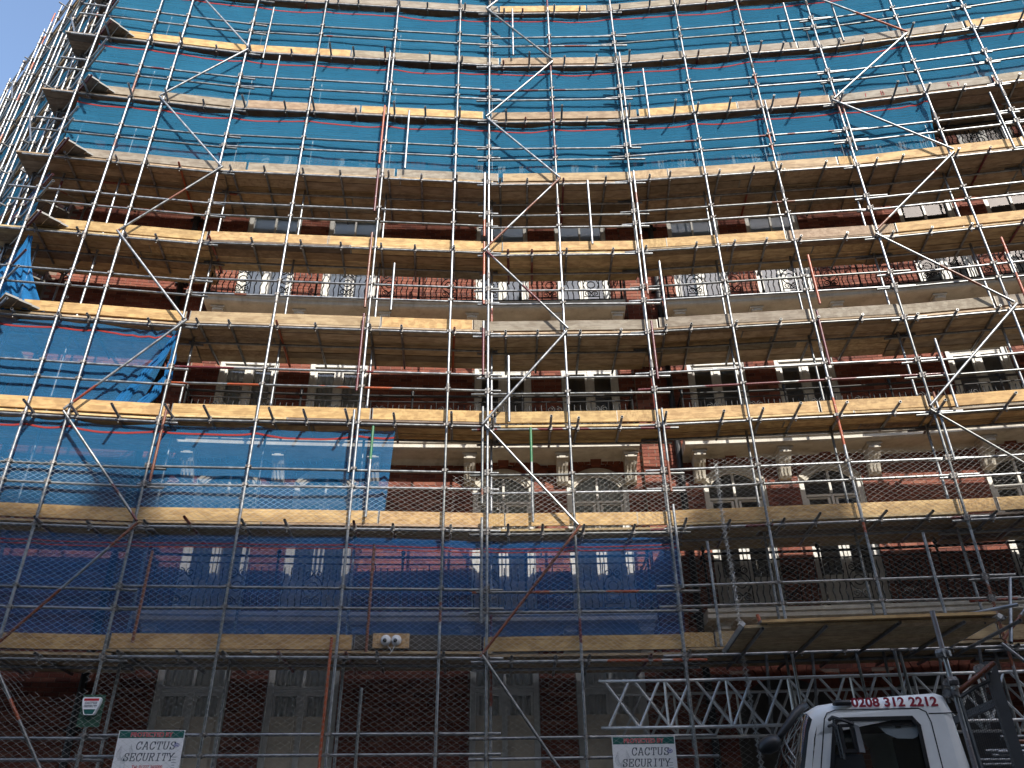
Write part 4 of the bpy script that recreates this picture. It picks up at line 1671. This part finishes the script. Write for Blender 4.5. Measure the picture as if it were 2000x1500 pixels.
def sign_board(label, xc, ztop, d):
    i = seg_of(xc)
    fr_ = seg_frame(i)[2]
    mw = Matrix.Translation(fp(xc, d, ztop)) @ Matrix.Rotation(math.atan2(fr_.y, fr_.x), 4, 'Z')
    W, H = .93, .80
    if not SIGN_CACHE:
        c = SIGN_CACHE
        c['panel'] = MB().box((-W / 2, 0, -H), (W / 2, .004, 0)).mesh('sign_panel')
        c['head'] = MB().box((-W / 2 + .012, -.0012, -.105), (W / 2 - .012, -.0002, -.008)).mesh('header_band')
        m = flat(text_mesh('PROTECTED BY', .082, .0045, 0, 1.02))
        c['p1'] = m
        m = flat(text_mesh('PROTECTED BY', .082, .0018, 0, 1.02))
        c['p2'] = m
        a, wd = slab_text('CACTUS', .102, .078, .016, .12, .014)
        c['t1'], c['w1'] = a.mesh('lettering'), wd
        a, wd = slab_text('SECURITY', .102, .076, .012, .12, .014)
        c['t2'], c['w2'] = a.mesh('lettering'), wd
        c['t3'] = flat(text_mesh('Tel: 01227 365000', .056, .0012))
        c['t4'] = flat(text_mesh('Mob: 07359 180631', .056, .0012))
        lg = MB()
        # line drawing: three ribbed cactus arms
        for cx, cz, hh, bend in ((-.36, -.40, .20, -.05), (-.29, -.40, .22, .05), (-.33, -.44, .12, .0)):
            for q in (-.028, -.014, 0, .014, .028):
                pts = [(cx + q * (1 - .6 * s_ ** 4) + bend * math.sin(s_ * 2.6), -.001, cz + hh * (s_ - .25 * abs(q) / .028 * s_)) for s_ in np.linspace(0, 1, 9)]
                lg.tube(pts, .0016, 3)
        lg.tube([(-.355 + .03 * math.sin(s_ * 3), -.001, -.46 - s_ * .3) for s_ in np.linspace(0, 1, 6)], .002, 3)
        lg.tube([(-.315 + .02 * math.sin(s_ * 3 + 1), -.001, -.44 - s_ * .32) for s_ in np.linspace(0, 1, 6)], .002, 3)
        c['logo'] = lg.mesh('cactus_drawing')
        rg1 = MB()
        rg1.tube([(.375 + .036 * math.cos(a), -.001, -.20 + .024 * math.sin(a)) for a in np.linspace(0, 2 * math.pi, 20)[:-1]], .004, 4, closed=True)
        rg1.box((.355, -.0016, -.208), (.395, -.0006, -.192))
        c['ring'] = rg1.mesh('badge')
        b2 = MB()
        for q, wz in ((0, .03), (1, .024), (2, .03), (3, .02), (4, .026)):
            b2.box((.375 - wz, -.0016, -.36 - q * .035), (.375 + wz, -.0006, -.352 - q * .035))
        c['lines'] = b2.mesh('small_print')
        b3 = MB()
        b3.prism([(.042 * math.cos(a), .042 * math.sin(a)) for a in np.linspace(0, 2 * math.pi, 20)[:-1]], -.0016, -.0006, lambda p, d_: (p[0] + .365, d_, p[1] - .575))
        c['disc'] = b3.mesh('badge')
    c = SIGN_CACHE
    t_ = put('sign_board', c['panel'], None, M_SIGN, mw, label=label, category='sign', group='security company signs')
    put('header_band', c['head'], t_, M_SGREEN, mw)
    T = lambda x, y, z: mw @ Matrix.Translation((x, y, z))
    put('lettering_outline', c['p1'], t_, M_SPINK, T(0, -.0016, -.087))
    put('lettering', c['p2'], t_, M_SRED, T(0, -.0022, -.087))
    put('lettering', c['t1'], t_, M_SNAVY, T(-.19, -.001, -.255))
    put('lettering', c['t2'], t_, M_SNAVY, T(-.335, -.001, -.405))
    put('lettering', c['t3'], t_, M_SRED, T(.02, -.001, -.50))
    put('lettering', c['t4'], t_, M_SRED, T(.02, -.001, -.585))
    put('cactus_drawing', c['logo'], t_, M_SGREY, mw)
    put('badge', c['ring'], t_, M_SBLUE, mw)
    put('small_print', c['lines'], t_, M_SGREY, mw)
    put('badge', c['disc'], t_, M_SLBLUE, mw)
    return t_


xs1, zs1 = mark(298, 1426, -.04)
sign_board('white security sign reading PROTECTED BY CACTUS SECURITY, nearer the alarm box', xs1, zs1, -.034)
xs2, zs2 = mark(1256, 1438, -.04)
sign_board('white security sign reading PROTECTED BY CACTUS SECURITY, below the lattice beam', xs2, zs2, -.034)

# alarm bell box on its green board
xa_, za_ = mark(178, 1385, -.05)
fr_ = seg_frame(seg_of(xa_))[2]
mw = Matrix.Translation(fp(xa_, -.036, za_)) @ Matrix.Rotation(math.atan2(fr_.y, fr_.x), 4, 'Z')
al = thing('alarm_box', 'white alarm bell box with red and green bands on a green board', 'alarm box', mw=mw)
put('back_board', MB().box((-.16, 0, -.24), (.16, .012, .20)).mesh('back_board'), al, simple('green_board', (.02, .075, .045), .6, var=.25), mw)
outl = [(-.13, .135), (-.11, .155), (.11, .155), (.13, .135), (.12, .06), (.075, -.07), (.06, -.085), (-.06, -.085), (-.075, -.07), (-.12, .06)]
put('housing', MB().prism(outl, -.07, -.001, lambda p, d: (p[0], d, p[1])).mesh('housing'), al, M_SIGN, mw)
put('red_band', MB().box((-.105, -.0715, .105), (.105, -.0705, .138)).mesh('red_band'), al, M_SRED, mw)
put('green_band', MB().prism([(-.085, -.01), (.085, -.01), (.055, -.075), (-.055, -.075)], -.0715, -.0705, lambda p, d: (p[0], d, p[1])).mesh('green_band'), al, M_SGREEN, mw)
a, wd = slab_text('CACTUS', .030, .024, .005, .1, .006)
put('lettering', a.mesh('lettering'), al, M_SNAVY, mw @ Matrix.Translation((-.085, -.0715, .062)))
a, wd = slab_text('SECURITY', .030, .020, .003, .1, .006)
put('lettering', a.mesh('lettering'), al, M_SNAVY, mw @ Matrix.Translation((-.09, -.0715, .018)))

# cameras on the lowest toe board
xc_, zc_ = mark(764, 1252, .09)
bx_ = thing('camera_board', 'short pine board fixed to dark toe board, carrying two cameras', 'board', fp(xc_, .09, zc_))
board('timber', fp(xc_ - .285, .082, zc_, 1), fp(xc_ + .285, .082, zc_, 1), bx_, (.60, .40, .20, 1), True)
M_CAMW = simple('white_camera_plastic', (.72, .72, .72), .4, var=.04)
M_LENS = simple('black_lens', (.008, .008, .009), .12, var=.05)
for s_, nm in ((-.078, 'left'), (.085, 'right')):
    p0 = fp(xc_ + s_, .055, zc_ + .0, 1)
    cm = thing('dome_camera', 'white round dome camera on pine board, %s one of the pair' % nm, 'camera', p0, 'pair of dome cameras')
    mbx = MB()
    for k, (r0, yy) in enumerate(((.05, .0), (.078, -.012), (.080, -.035))):
        pass
    prof = [(.060, .008), (.080, .0), (.081, -.03), (.072, -.055), (.05, -.075), (.02, -.084)]
    n = 18
    v = [p0 + Vector((r_ * math.cos(2 * math.pi * k / n), y_, r_ * math.sin(2 * math.pi * k / n))) for r_, y_ in prof for k in range(n)]
    f = [(i * n + k, i * n + (k + 1) % n, (i + 1) * n + (k + 1) % n, (i + 1) * n + k) for i in range(len(prof) - 1) for k in range(n)]
    f.append(tuple((len(prof) - 1) * n + k for k in range(n)))
    put('housing', mesh_from('housing', v, f, True), cm, M_CAMW)
    fx = p0 + Vector((.028 * (-1 if s_ < 0 else -1) * .3, -.066, -.012))
    mbx = MB()
    mbx.tube([fx + Vector((0, .01, 0)), fx + Vector((0, -.02, -.004))], [.036, .031], 14)
    put('lens', mbx.mesh('lens', True), cm, M_LENS)
mbx = MB()
for s_ in (-.05, .06):
    mbx.tube([fp(xc_ + s_, .05, zc_ - .075, 1), fp(xc_ + s_ * .4 + .02, .03, zc_ - .13, 1), fp(xc_ + .02, .04, zc_ - .17, 1), fp(xc_ - .02, .06, zc_ - .21, 1)], .006, 5)
put('cable', mbx.mesh('cable'), bx_, M_CAMW)

# ------------------------------------------------------------------ white truck
M_PAINT = simple('white_truck_paint', (.86, .86, .83), .3, var=.10, scale=2.2)
M_PLAST = simple('black_plastic', (.018, .018, .019), .45, var=.2)
M_SEAM = simple('panel_gap', (.012, .012, .012), .7)
M_TYRE = simple('tyre_rubber', (.02, .02, .02), .85)
M_RIM = simple('steel_rim', (.3, .3, .3), .5, .6)
M_STEELG = simple('grey_painted_steel', (.055, .06, .065), .55, .2, .25)
M_CABIN = simple('dark_cab_trim', (.025, .025, .028), .8)
M_VISOR = simple('pale_grey_visor', (.50, .51, .55), .7, var=.08)
M_PHONE = simple('dark_red_lettering', (.26, .006, .022), .45, var=.1)
M_SEAT = simple('seat_cloth', (.03, .035, .05), .9)
M_TGLASS, t, b, L = nt('truck_glass')
t.nodes.remove(b)
fr2 = node(t, 'ShaderNodeFresnel')
fr2.inputs[0].default_value = 1.5
tp = node(t, 'ShaderNodeBsdfTransparent')
tp.inputs[0].default_value = (.72, .76, .75, 1)
gl = node(t, 'ShaderNodeBsdfGlossy')
gl.inputs['Roughness'].default_value = .02
gl.inputs[0].default_value = (.9, .9, .9, 1)
mx = node(t, 'ShaderNodeMixShader')
L.new(math_n(t, 'ADD', fr2.outputs[0], .03), mx.inputs[0])
L.new(tp.outputs[0], mx.inputs[1])
L.new(gl.outputs[0], mx.inputs[2])
L.new(mx.outputs[0], t.nodes['Material Output'].inputs[0])

TS = 1.15
YAW = R(9)
t_o = Vector((2.52 * TS, 7.35 * TS, 0))
TMW = Matrix.Translation(t_o) @ Matrix.Rotation(-YAW, 4, 'Z')       # local x: rearward along the near side, y: across to the far side
truck = thing('flatbed_truck', 'white flatbed truck cab with red phone number above its side window', 'truck', mw=TMW)


def tz(z):
    return (z - 1.6) * TS + 1.6


def ta(a):
    return a * TS


TWID = 2.22


def tput(name, mb_, mat, parent=None, smooth=False, auto=None):
    m = mb_.mesh(name, smooth)
    if auto:
        autosmooth(m, auto)
    return put(name, m, parent or truck, mat, TMW)


# cab shell: cross sections along y (rounded towards both sides); side profile given as (a, z)
def cab_profile(inset):
    """outer side profile of the cab; inset>0 pulls the outline inwards (for the rounded edges)"""
    pr = [(-.36, .62), (-.40, 1.05), (-.40, 1.35), (-.34, 1.55), (-.22, tz(2.20)), (-.10, tz(2.50)), (-.04, tz(2.60)), (.10, tz(2.66)), (.45, tz(2.695)), (.85, tz(2.715)), (ta(1.06), tz(2.725)), (ta(1.12), tz(2.70)), (ta(1.15), tz(2.60)), (ta(1.19), tz(2.13)), (ta(1.22), 1.4), (ta(1.22), .62)]
    cx, cz = .5, 1.7
    out = []
    for a, z in pr:
        dx, dz = a - cx, z - cz
        ln = math.hypot(dx, dz)
        out.append((a - dx / ln * inset, z - dz / ln * inset))
    return out


secs = [(.0, .16), (.012, .09), (.04, .045), (.09, .015), (.20, 0), (TWID / 2, -.03), (TWID - .20, 0), (TWID - .09, .015), (TWID - .04, .045), (TWID - .012, .09), (TWID, .16)]
n = len(cab_profile(0))
# openings: windscreen between profile points 4..6 across the front; the sides carry door windows
v, f = [], []
for y, ins in secs:
    v += [(a, y, z) for a, z in cab_profile(ins)]
WS_ROWS = (3, 4, 5)
for i in range(len(secs) - 1):
    for j in range(n - 1):
        if j in WS_ROWS and 1 <= i <= len(secs) - 3:
            continue
        f.append((i * n + j, (i + 1) * n + j, (i + 1) * n + j + 1, i * n + j + 1))
# windscreen
wv, wf = [], []
for i in range(2, len(secs) - 2):
    y, ins = secs[i]
    for j in range(3, 7):
        a, z = cab_profile(ins)[j]
        wv.append((a + .012, y, z))
m4 = 4
for i in range(len(secs) - 5):
    for j in range(3):
        wf.append((i * m4 + j, (i + 1) * m4 + j, (i + 1) * m4 + j + 1, i * m4 + j + 1))
shell = MB().add(v, f)
# near side skin with a window opening, as quads around the opening (a, z); sits at y=0
side_out = cab_profile(.16)


def side_skin(y, flip):
    mbx = MB()
    # window opening corners
    wn_ = [(ta(.07), 1.55), (ta(.07), tz(2.15)), (ta(.165), tz(2.50)), (ta(.20), tz(2.535)), (ta(.80), tz(2.53)), (ta(.855), tz(2.46)), (ta(.845), tz(2.14)), (ta(.84), 1.55)]
    out_ = [(side_out[2][0], 1.35), (side_out[3][0], 1.62), (side_out[4][0], side_out[4][1]), (side_out[5][0] + .02, side_out[5][1] + .02), (side_out[10][0], side_out[10][1]), (side_out[12][0], side_out[12][1]), (side_out[13][0], side_out[13][1]), (side_out[14][0], 1.35)]
    m = 8
    v_ = [(a, y, z) for a, z in wn_] + [(a, y, z) for a, z in out_]
    f_ = []
    for k in range(m - 1):
        f_.append((k, k + 1, m + k + 1, m + k))
    # panel below the window
    b0 = len(v_)
    v_ += [(side_out[0][0], y, .75), (side_out[14][0], y, .75)]
    f_.append((0, m, b0, b0 + 1, m + 7, 7))
    v_.append((side_out[11][0], y, side_out[11][1]))
    f_.append((m + 4, b0 + 2, m + 5))
    if flip:
        f_ = [tuple(reversed(q)) for q in f_]
    mbx.add(v_, f_)
    # fill the rim up to the rounded shell edge
    rim = side_out
    return mbx, wn_, out_


for y, fl in ((0.0, False), (TWID, True)):
    mbx, wn_, out_ = side_skin(y, fl)
    # roof side cheek between the skin and the rounded shell edge
    tput('side_panel', mbx, M_PAINT)
    k0 = [(side_out[5][0] + .02, side_out[5][1] + .02)] + side_out[6:11]
    tput('roof_cheek', MB().add([(a, y, z) for a, z in k0], [tuple(range(len(k0)))] if not fl else [tuple(reversed(range(len(k0))))]), M_PAINT)
cabo = tput('cab', shell, M_PAINT, auto=35)
for i in (1, len(secs) - 3):
    ev, ef = [], []
    for ii in (i, i + 1):
        ev += [(a + .004, secs[ii][0], z) for a, z in cab_profile(secs[ii][1])[3:7]]
    ef = [(j, 4 + j, 5 + j, j + 1) for j in range(3)]
    tput('windscreen_edge', MB().add(ev, ef), M_PLAST, smooth=True)
M_WSCR = M_TGLASS.copy()
M_WSCR.name = 'tinted_windscreen'
for q in M_WSCR.node_tree.nodes:
    if q.type == 'BSDF_TRANSPARENT':
        q.inputs[0].default_value = (.16, .21, .20, 1)
tput('windscreen', MB().add(wv, wf), M_WSCR, smooth=True)
# seams, drip moulding, window glass and surround on the near side
def strip(pts, w_, y, mat, name, th=.004):
    mbx = MB()
    for a, b_ in zip(pts, pts[1:]):
        a, b_ = Vector(a), Vector(b_)
        d = (b_ - a).normalized()
        nn2 = Vector((-d.y, d.x)) * w_ / 2
        e = d * w_ * .3
        q = [a - e - nn2, b_ + e - nn2, b_ + e + nn2, a - e + nn2]
        mbx.prism([(p.x, p.y) for p in q], y - th, y - .0005, lambda p, dd: (p[0], dd, p[1]))
    return tput(name, mbx, mat)


seam = [(ta(-.01), .9), (ta(.0), tz(2.16)), (ta(.10), tz(2.53)), (ta(.13), tz(2.575)), (ta(.20), tz(2.597)), (ta(.87), tz(2.59)), (ta(.925), tz(2.56)), (ta(.945), tz(2.48)), (ta(.945), tz(2.13)), (ta(.93), .9)]
strip(seam, .010, 0, M_SEAM, 'door_seam', .002)
strip([(ta(.945), tz(2.545)), (ta(1.17), tz(2.545))], .010, 0, M_SEAM, 'panel_seam', .002)
surr = [(ta(.085), 1.55), (ta(.085), tz(2.15)), (ta(.175), tz(2.49)), (ta(.205), tz(2.522)), (ta(.80), tz(2.517)), (ta(.842), tz(2.455)), (ta(.832), tz(2.14)), (ta(.827), 1.55)]
strip(surr, .036, 0, M_PLAST, 'window_seal', .006)
strip([(ta(.06), 1.55), (ta(.86), 1.55)], .05, 0, M_PLAST, 'window_seal', .008)
strip([(ta(.20), tz(2.488)), (ta(.82), tz(2.484))], ta(.05), .02, M_PLAST, 'window_header')
gv = [(a, .022, z) for a, z in wn_]
tput('door_window', MB().add(gv, [tuple(range(8))]), M_TGLASS)
gv = [(a, TWID - .022, z) for a, z in wn_]
tput('door_window', MB().add(gv, [tuple(reversed(range(8)))]), M_TGLASS)
# phone number
me = flat(text_mesh('0208 312 2212', .118, .0045, 0, 1.03))
me.transform(Matrix.Diagonal((1.0, 1, .98, 1)))
ln_ = max(q.co.x for q in me.vertices) - min(q.co.x for q in me.vertices)
me.transform(Matrix.Diagonal((ta(.69) / ln_, 1, 1, 1)))
put('lettering', me, truck, M_PHONE, TMW @ Matrix.Translation((ta(.69), -.004, tz(2.612))) @ Matrix.Rotation(R(1.2), 4, 'Y') @ Matrix.Rotation(R(-7), 4, 'X'))
# roof lamp
mbx = MB()
mbx.tube([(ta(.20), .03, tz(2.645)), (ta(.22), .0, tz(2.652)), (ta(.33), .0, tz(2.652)), (ta(.35), .03, tz(2.645))], [.012, .028, .028, .012], 10)
tput('marker_lamp', mbx, M_PLAST, smooth=True)
# interior
mbx = MB().box((.05, .08, .9), (ta(1.08), TWID - .08, 1.0)).box((ta(1.08), .08, .9), (ta(1.12), TWID - .08, tz(2.55)))
mbx.box((-.1, .1, 1.2), (.22, TWID - .1, 1.72))
tput('cab_interior', mbx, M_CABIN)
mbx = MB().box((ta(.1), .08, tz(2.60)), (ta(1.08), TWID - .08, tz(2.61)))
tput('roof_lining', mbx, M_CABIN)
for yy in (.25, 1.45):
    se = MB()
    se.box((.55, yy, 1.0), (1.0, yy + .5, 1.38)).hexa([(.95, yy, 1.35), (1.12, yy, 1.35), (1.12, yy + .5, 1.35), (.95, yy + .5, 1.35), (1.08, yy + .03, 2.0), (1.2, yy + .03, 2.0), (1.2, yy + .47, 2.0), (1.08, yy + .47, 2.0)])
    se.hexa([(1.06, yy + .12, 2.02), (1.17, yy + .12, 2.02), (1.17, yy + .38, 2.02), (1.06, yy + .38, 2.02), (1.09, yy + .14, 2.22), (1.18, yy + .14, 2.22), (1.18, yy + .36, 2.22), (1.09, yy + .36, 2.22)])
    tput('seat', se, M_SEAT)
hd = MB()
hd.hexa([(ta(.10), .05, 1.9), (ta(.38), .05, 1.9), (ta(.38), .16, 1.9), (ta(.10), .16, 1.9), (ta(.13), .06, tz(2.255)), (ta(.36), .06, tz(2.255)), (ta(.36), .15, tz(2.255)), (ta(.13), .15, tz(2.255))])
tput('headrest', hd, M_SEAT)
mbx = MB()
vis = [(ta(.53), tz(2.46)), (ta(.56), tz(2.475)), (ta(.83), tz(2.465)), (ta(.84), tz(2.42)), (ta(.82), tz(2.375)), (ta(.78), tz(2.36)), (ta(.66), tz(2.365)), (ta(.58), tz(2.40))]
mbx.prism(vis, .03, .05, lambda p, d: (p[0], d, p[1]))
vo = tput('sun_visor', mbx, M_VISOR)
mbx = MB().box((ta(.63), .024, tz(2.475)), (ta(.72), .0295, tz(2.51))).box((ta(.66), .024, tz(2.445)), (ta(.705), .0295, tz(2.475)))
tput('visor_clip', mbx, M_PLAST, vo)
# mirrors: bracket and housing at the near door, arm with kerb mirror at the front corner
mbx = MB()
mbx.tube([(ta(.135), -.02, tz(2.52)), (ta(.15), -.12, tz(2.53)), (ta(.20), -.20, tz(2.50)), (ta(.29), -.22, tz(2.46))], .016, 6)
mbx.tube([(ta(.12), -.02, tz(2.47)), (ta(.14), -.14, tz(2.47)), (ta(.16), -.20, tz(2.44)), (ta(.165), -.21, tz(2.2))], .014, 6)
mbx.tube([(ta(.15), -.12, tz(2.53)), (ta(.155), -.13, tz(2.22))], .012, 6)
for q in range(7):
    z = tz(2.46 - q * .035)
    mbx.tube([(ta(.155), -.13, z), (ta(.20), -.17, z + .004)], .010, 5)
mbx.box((ta(.17), -.22, tz(2.27)), (ta(.19), -.15, tz(2.46))).box((ta(.26), -.22, tz(2.27)), (ta(.28), -.15, tz(2.46)))
mbx.box((ta(.17), -.218, tz(2.25)), (ta(.28), -.152, tz(2.275))).box((ta(.17), -.218, tz(2.445)), (ta(.28), -.152, tz(2.465)))
mo = tput('door_mirror', mbx, M_PLAST)
mbx = MB()
mbx.hexa([(ta(.285), -.24, tz(2.25)), (ta(.345), -.16, tz(2.25)), (ta(.345), -.14, tz(2.25)), (ta(.285), -.20, tz(2.25)), (ta(.285), -.24, tz(2.46)), (ta(.335), -.16, tz(2.45)), (ta(.335), -.14, tz(2.45)), (ta(.285), -.20, tz(2.46))])
tput('mirror_shell', mbx, simple('dull_grey_plastic', (.10, .10, .11), .5), mo)
mbx = MB()
mbx.tube([(ta(-.02), .06, tz(2.655)), (ta(-.08), .03, tz(2.62)), (ta(-.14), -.02, tz(2.57)), (ta(-.22), -.06, tz(2.48)), (ta(-.29), -.08, tz(2.41)), (ta(-.34), -.09, tz(2.365))], [.035, .042, .042, .038, .032, .022], 10)
am = tput('kerb_mirror', mbx, M_PLAST, smooth=True)
mbx = MB()
mm = [(ta(-.49), -.11, tz(2.315)), (ta(-.47), -.11, tz(2.31)), (ta(-.42), -.10, tz(2.325)), (ta(-.36), -.09, tz(2.35)), (ta(-.32), -.085, tz(2.375)), (ta(-.305), -.08, tz(2.385))]
mbx.tube(mm, [.02, .055, .078, .08, .055, .02], 12)
tput('mirror_head', mbx, M_PLAST, am, smooth=True)
# wipers, lamps, grille, bumper
mbx = MB()
mbx.tube([(-.38, .5, 1.52), (-.30, .55, 1.85), (-.20, .5, 2.35)], .008, 5)
mbx.tube([(-.38, 1.2, 1.52), (-.30, 1.25, 1.85), (-.20, 1.2, 2.35)], .008, 5)
tput('wiper', mbx, M_PLAST)
tput('grille', MB().box((-.44, .4, .95), (-.39, TWID - .4, 1.3)), M_PLAST)
tput('bumper', MB().box((-.48, .05, .40), (-.30, TWID - .05, .72)), M_PLAST)
for yy in (.12, TWID - .42):
    tput('headlight', MB().box((-.47, yy, .72), (-.38, yy + .3, .90)), M_SIGN)
# chassis, wheels, bed
tput('chassis', MB().box((.2, .55, .55), (6.9, .75, .80)).box((.2, TWID - .75, .55), (6.9, TWID - .55, .80)), M_STEELG)


def wheel(a, y):
    n = 28
    prof = [(.30, -.13), (.40, -.14), (.44, -.10), (.45, 0), (.44, .10), (.40, .14), (.30, .13)]
    v = [(r_ * math.cos(2 * math.pi * k / n), yy, r_ * math.sin(2 * math.pi * k / n)) for r_, yy in prof for k in range(n)]
    f = [(i * n + k, i * n + (k + 1) % n, (i + 1) * n + (k + 1) % n, (i + 1) * n + k) for i in range(len(prof) - 1) for k in range(n)]
    mw = TMW @ Matrix.Translation((a, y, .45))
    w = put('wheel', mesh_from('wheel', v, f, True), truck, M_TYRE, mw)
    rim_ = MB().tube([(0, -.12, 0), (0, -.06, 0), (0, .06, 0), (0, .12, 0)], [.30, .27, .27, .30], 24)
    put('rim', rim_.mesh('rim'), w, M_RIM, mw)


for a in (.45, 4.9):
    for y in (.16, TWID - .16):
        wheel(a, y)
for q in range(10):
    tput('bed_plank', MB().box((1.75, .02 + q * .219, .98), (7.1, .02 + q * .219 + .213, 1.03)), M_WOOD).color = (.35, .27, .18, 1)
tput('bed_frame', MB().box((1.7, 0, .86), (7.15, .06, .975)).box((1.7, TWID - .06, .86), (7.15, TWID, .975)).box((1.75, .06, .82), (1.85, TWID - .06, .97)).box((4.4, .06, .82), (4.5, TWID - .06, .97)), M_STEELG)
# headboard: two steel posts, top bar and wire mesh
hx = ta(1.51)
for yy in (.05, TWID - .13):
    tput('headboard_post', MB().box((hx, yy, 1.0), (hx + .10, yy + .075, tz(2.95))), M_STEELG)
tput('headboard_bar', MB().box((hx + .01, .126, tz(2.6)), (hx + .06, TWID - .131, tz(2.66))).box((hx + .01, .126, 1.3), (hx + .06, TWID - .131, 1.36)), M_STEELG)
# leaning mesh guard frame between cab and headboard
g0, g1 = Vector((ta(1.22), .04, tz(2.66))), Vector((ta(1.50), .04, tz(2.79)))
fr3 = MB()
b0, b1 = Vector((ta(1.27), .04, 1.2)), Vector((ta(1.50), .04, 1.2))
fr3.tube([b0, g0], .028, 6)
fr3.tube([g0, (g0 + g1) / 2 + Vector((0, 0, .012)), g1], .02, 6)
gd = tput('mesh_guard', fr3, M_STEELG)
wm = MB()
for q in np.linspace(0, 1, 17):
    wm.tube([b0.lerp(b1, q), g0.lerp(g1, q)], .0022, 3)
for q in np.linspace(0, 1, 80):
    wm.tube([b0.lerp(g0, q), b1.lerp(g1, q)], .0022, 3)
tput('guard_wires', wm, M_STEELG, gd)['kind'] = 'stuff'
# crane-tube post clamped behind the cab
tube('rack_post', TMW @ Vector((ta(1.205), .03, 1.1)), TMW @ Vector((ta(1.195), .03, tz(3.39))), truck, (.25, .25, .25), .3)
tube('rack_tube', TMW @ Vector((ta(1.20), .05, tz(2.69))), TMW @ Vector((ta(1.55), -.05, tz(2.92))), truck, RU, 1)
for a, z in ((1.196, 3.02), (1.20, 2.70), (1.50, 2.885), (1.196, 2.79)):
    put('coupler', CPL, truck, None, TMW @ Matrix.Translation((ta(a), .03, tz(z))) @ Matrix.Rotation(random.uniform(0, 3), 4, 'Z') @ Matrix.Scale(1.25, 4))
TLAB = ['reddish', 'dull', 'bright', 'bright', 'dull', 'bright', 'bright']
for q in range(8):
    a = TMW @ Vector((ta(1.66), .35 + q * .17, tz(2.30) + .06 * (q % 3) - .08 * (q // 4)))
    b_ = TMW @ Vector((6.6, .35 + q * .17, tz(2.27) + .06 * (q % 3) - .08 * (q // 4)))
    o = put('scaffold_tube', TUBE, None, None, tube_mw(a, b_), (*(RU if q == 1 else (.4, .4, .4)), .8 if q == 1 else 0))
    o['label'] = 'loose scaffold tube loaded lengthwise on the truck behind its headboard'
    o['category'] = 'tube'
    o['group'] = 'tubes loaded on the truck'
tput('load_bearer', MB().box((2.2, .1, 1.031), (2.35, TWID - .1, tz(2.15))).box((6.0, .1, 1.031), (6.15, TWID - .1, tz(2.12))), M_STEELG)

# ------------------------------------------------------------------ across the street, behind the viewer: a terrace, and behind it an unseen tall block added to shade the lowest lifts
def uv_box(mbx, name):
    m = mbx.mesh(name)
    ul = m.uv_layers.new(name='UVMap')
    for p in m.polygons:
        for li_ in p.loop_indices:
            co = m.vertices[m.loops[li_].vertex_index].co
            ul.data[li_].uv = (co.x + co.y, co.z)
    return m


M_CHIM = simple('chimney_brick', (.25, .17, .11), .9)
OW = MB().box((-.55, 0, 0), (.55, .06, 1.9)).mesh('window_frame')
OP_ = mesh_from('pane', [(-.45, .065, .1), (.45, .065, .1), (.45, .065, 1.8), (-.45, .065, 1.8)], [(1, 0, 3, 2)], mats=(M_LENS,))


def opposite(label, name, x0, x1, y, depth, h, cols, rows, stacks):
    t_ = thing(name, label, 'building', ((x0 + x1) / 2, y - depth / 2, 0))
    put('wall', uv_box(MB().box((x0, y - depth, 0), (x1, y, h - .5)), 'wall'), t_, M_STOCK)
    put('parapet', MB().box((x0 - .1, y - depth - .05, h - .5), (x1 + .1, y + .08, h)).mesh('parapet'), t_, M_CREAM)
    put('cornice', MB().box((x0 - .1, y + .002, h - 1.3), (x1 + .1, y + .25, h - 1.05)).mesh('cornice'), t_, M_CREAM)
    for cx, w_, hh in stacks:
        ch = put('chimney', MB().box((cx - w_ / 2, y - 1.6, h), (cx + w_ / 2, y - .36, h + hh)).mesh('chimney'), t_, M_CHIM)
        for q in range(int(w_ / .4)):
            px_ = cx - w_ / 2 + .2 + q * .4
            put('chimney_pot', MB().tube([(px_, y - .8, h + hh), (px_, y - .8, h + hh + .5)], [.13, .10], 10).mesh('chimney_pot'), ch, M_TERRA)
    for xx in cols:
        for zz in rows:
            mw = Matrix.Translation((xx, y, zz))
            wo = put('window', OW, t_, M_WHITE, mw)
            put('pane', OP_, wo, None, mw)


opposite('long brown brick terrace across the street from the scaffold', 'terrace_house', -34, 44, -6.5, 8, 17.6, np.arange(-32, 43, 2.9), (1.2, 4.6, 7.8, 10.8, 13.6), ((-6, 1.6, 1.2), (4, 1.6, 1.2)))
TWR_H = 36.42
opposite('unseen tall brown brick block beyond the terrace, added to shade the lowest lifts', 'shading_block', 3.5, 33, -22, 12, TWR_H, np.arange(5, 32.5, 3.0), np.arange(2, 33, 3.2), ((10.6, 1.0, 1.1), (21.6, 2.6, 1.0), (29, 1.6, 1.1)))  # added block: height and roof stacks set by where its shade falls
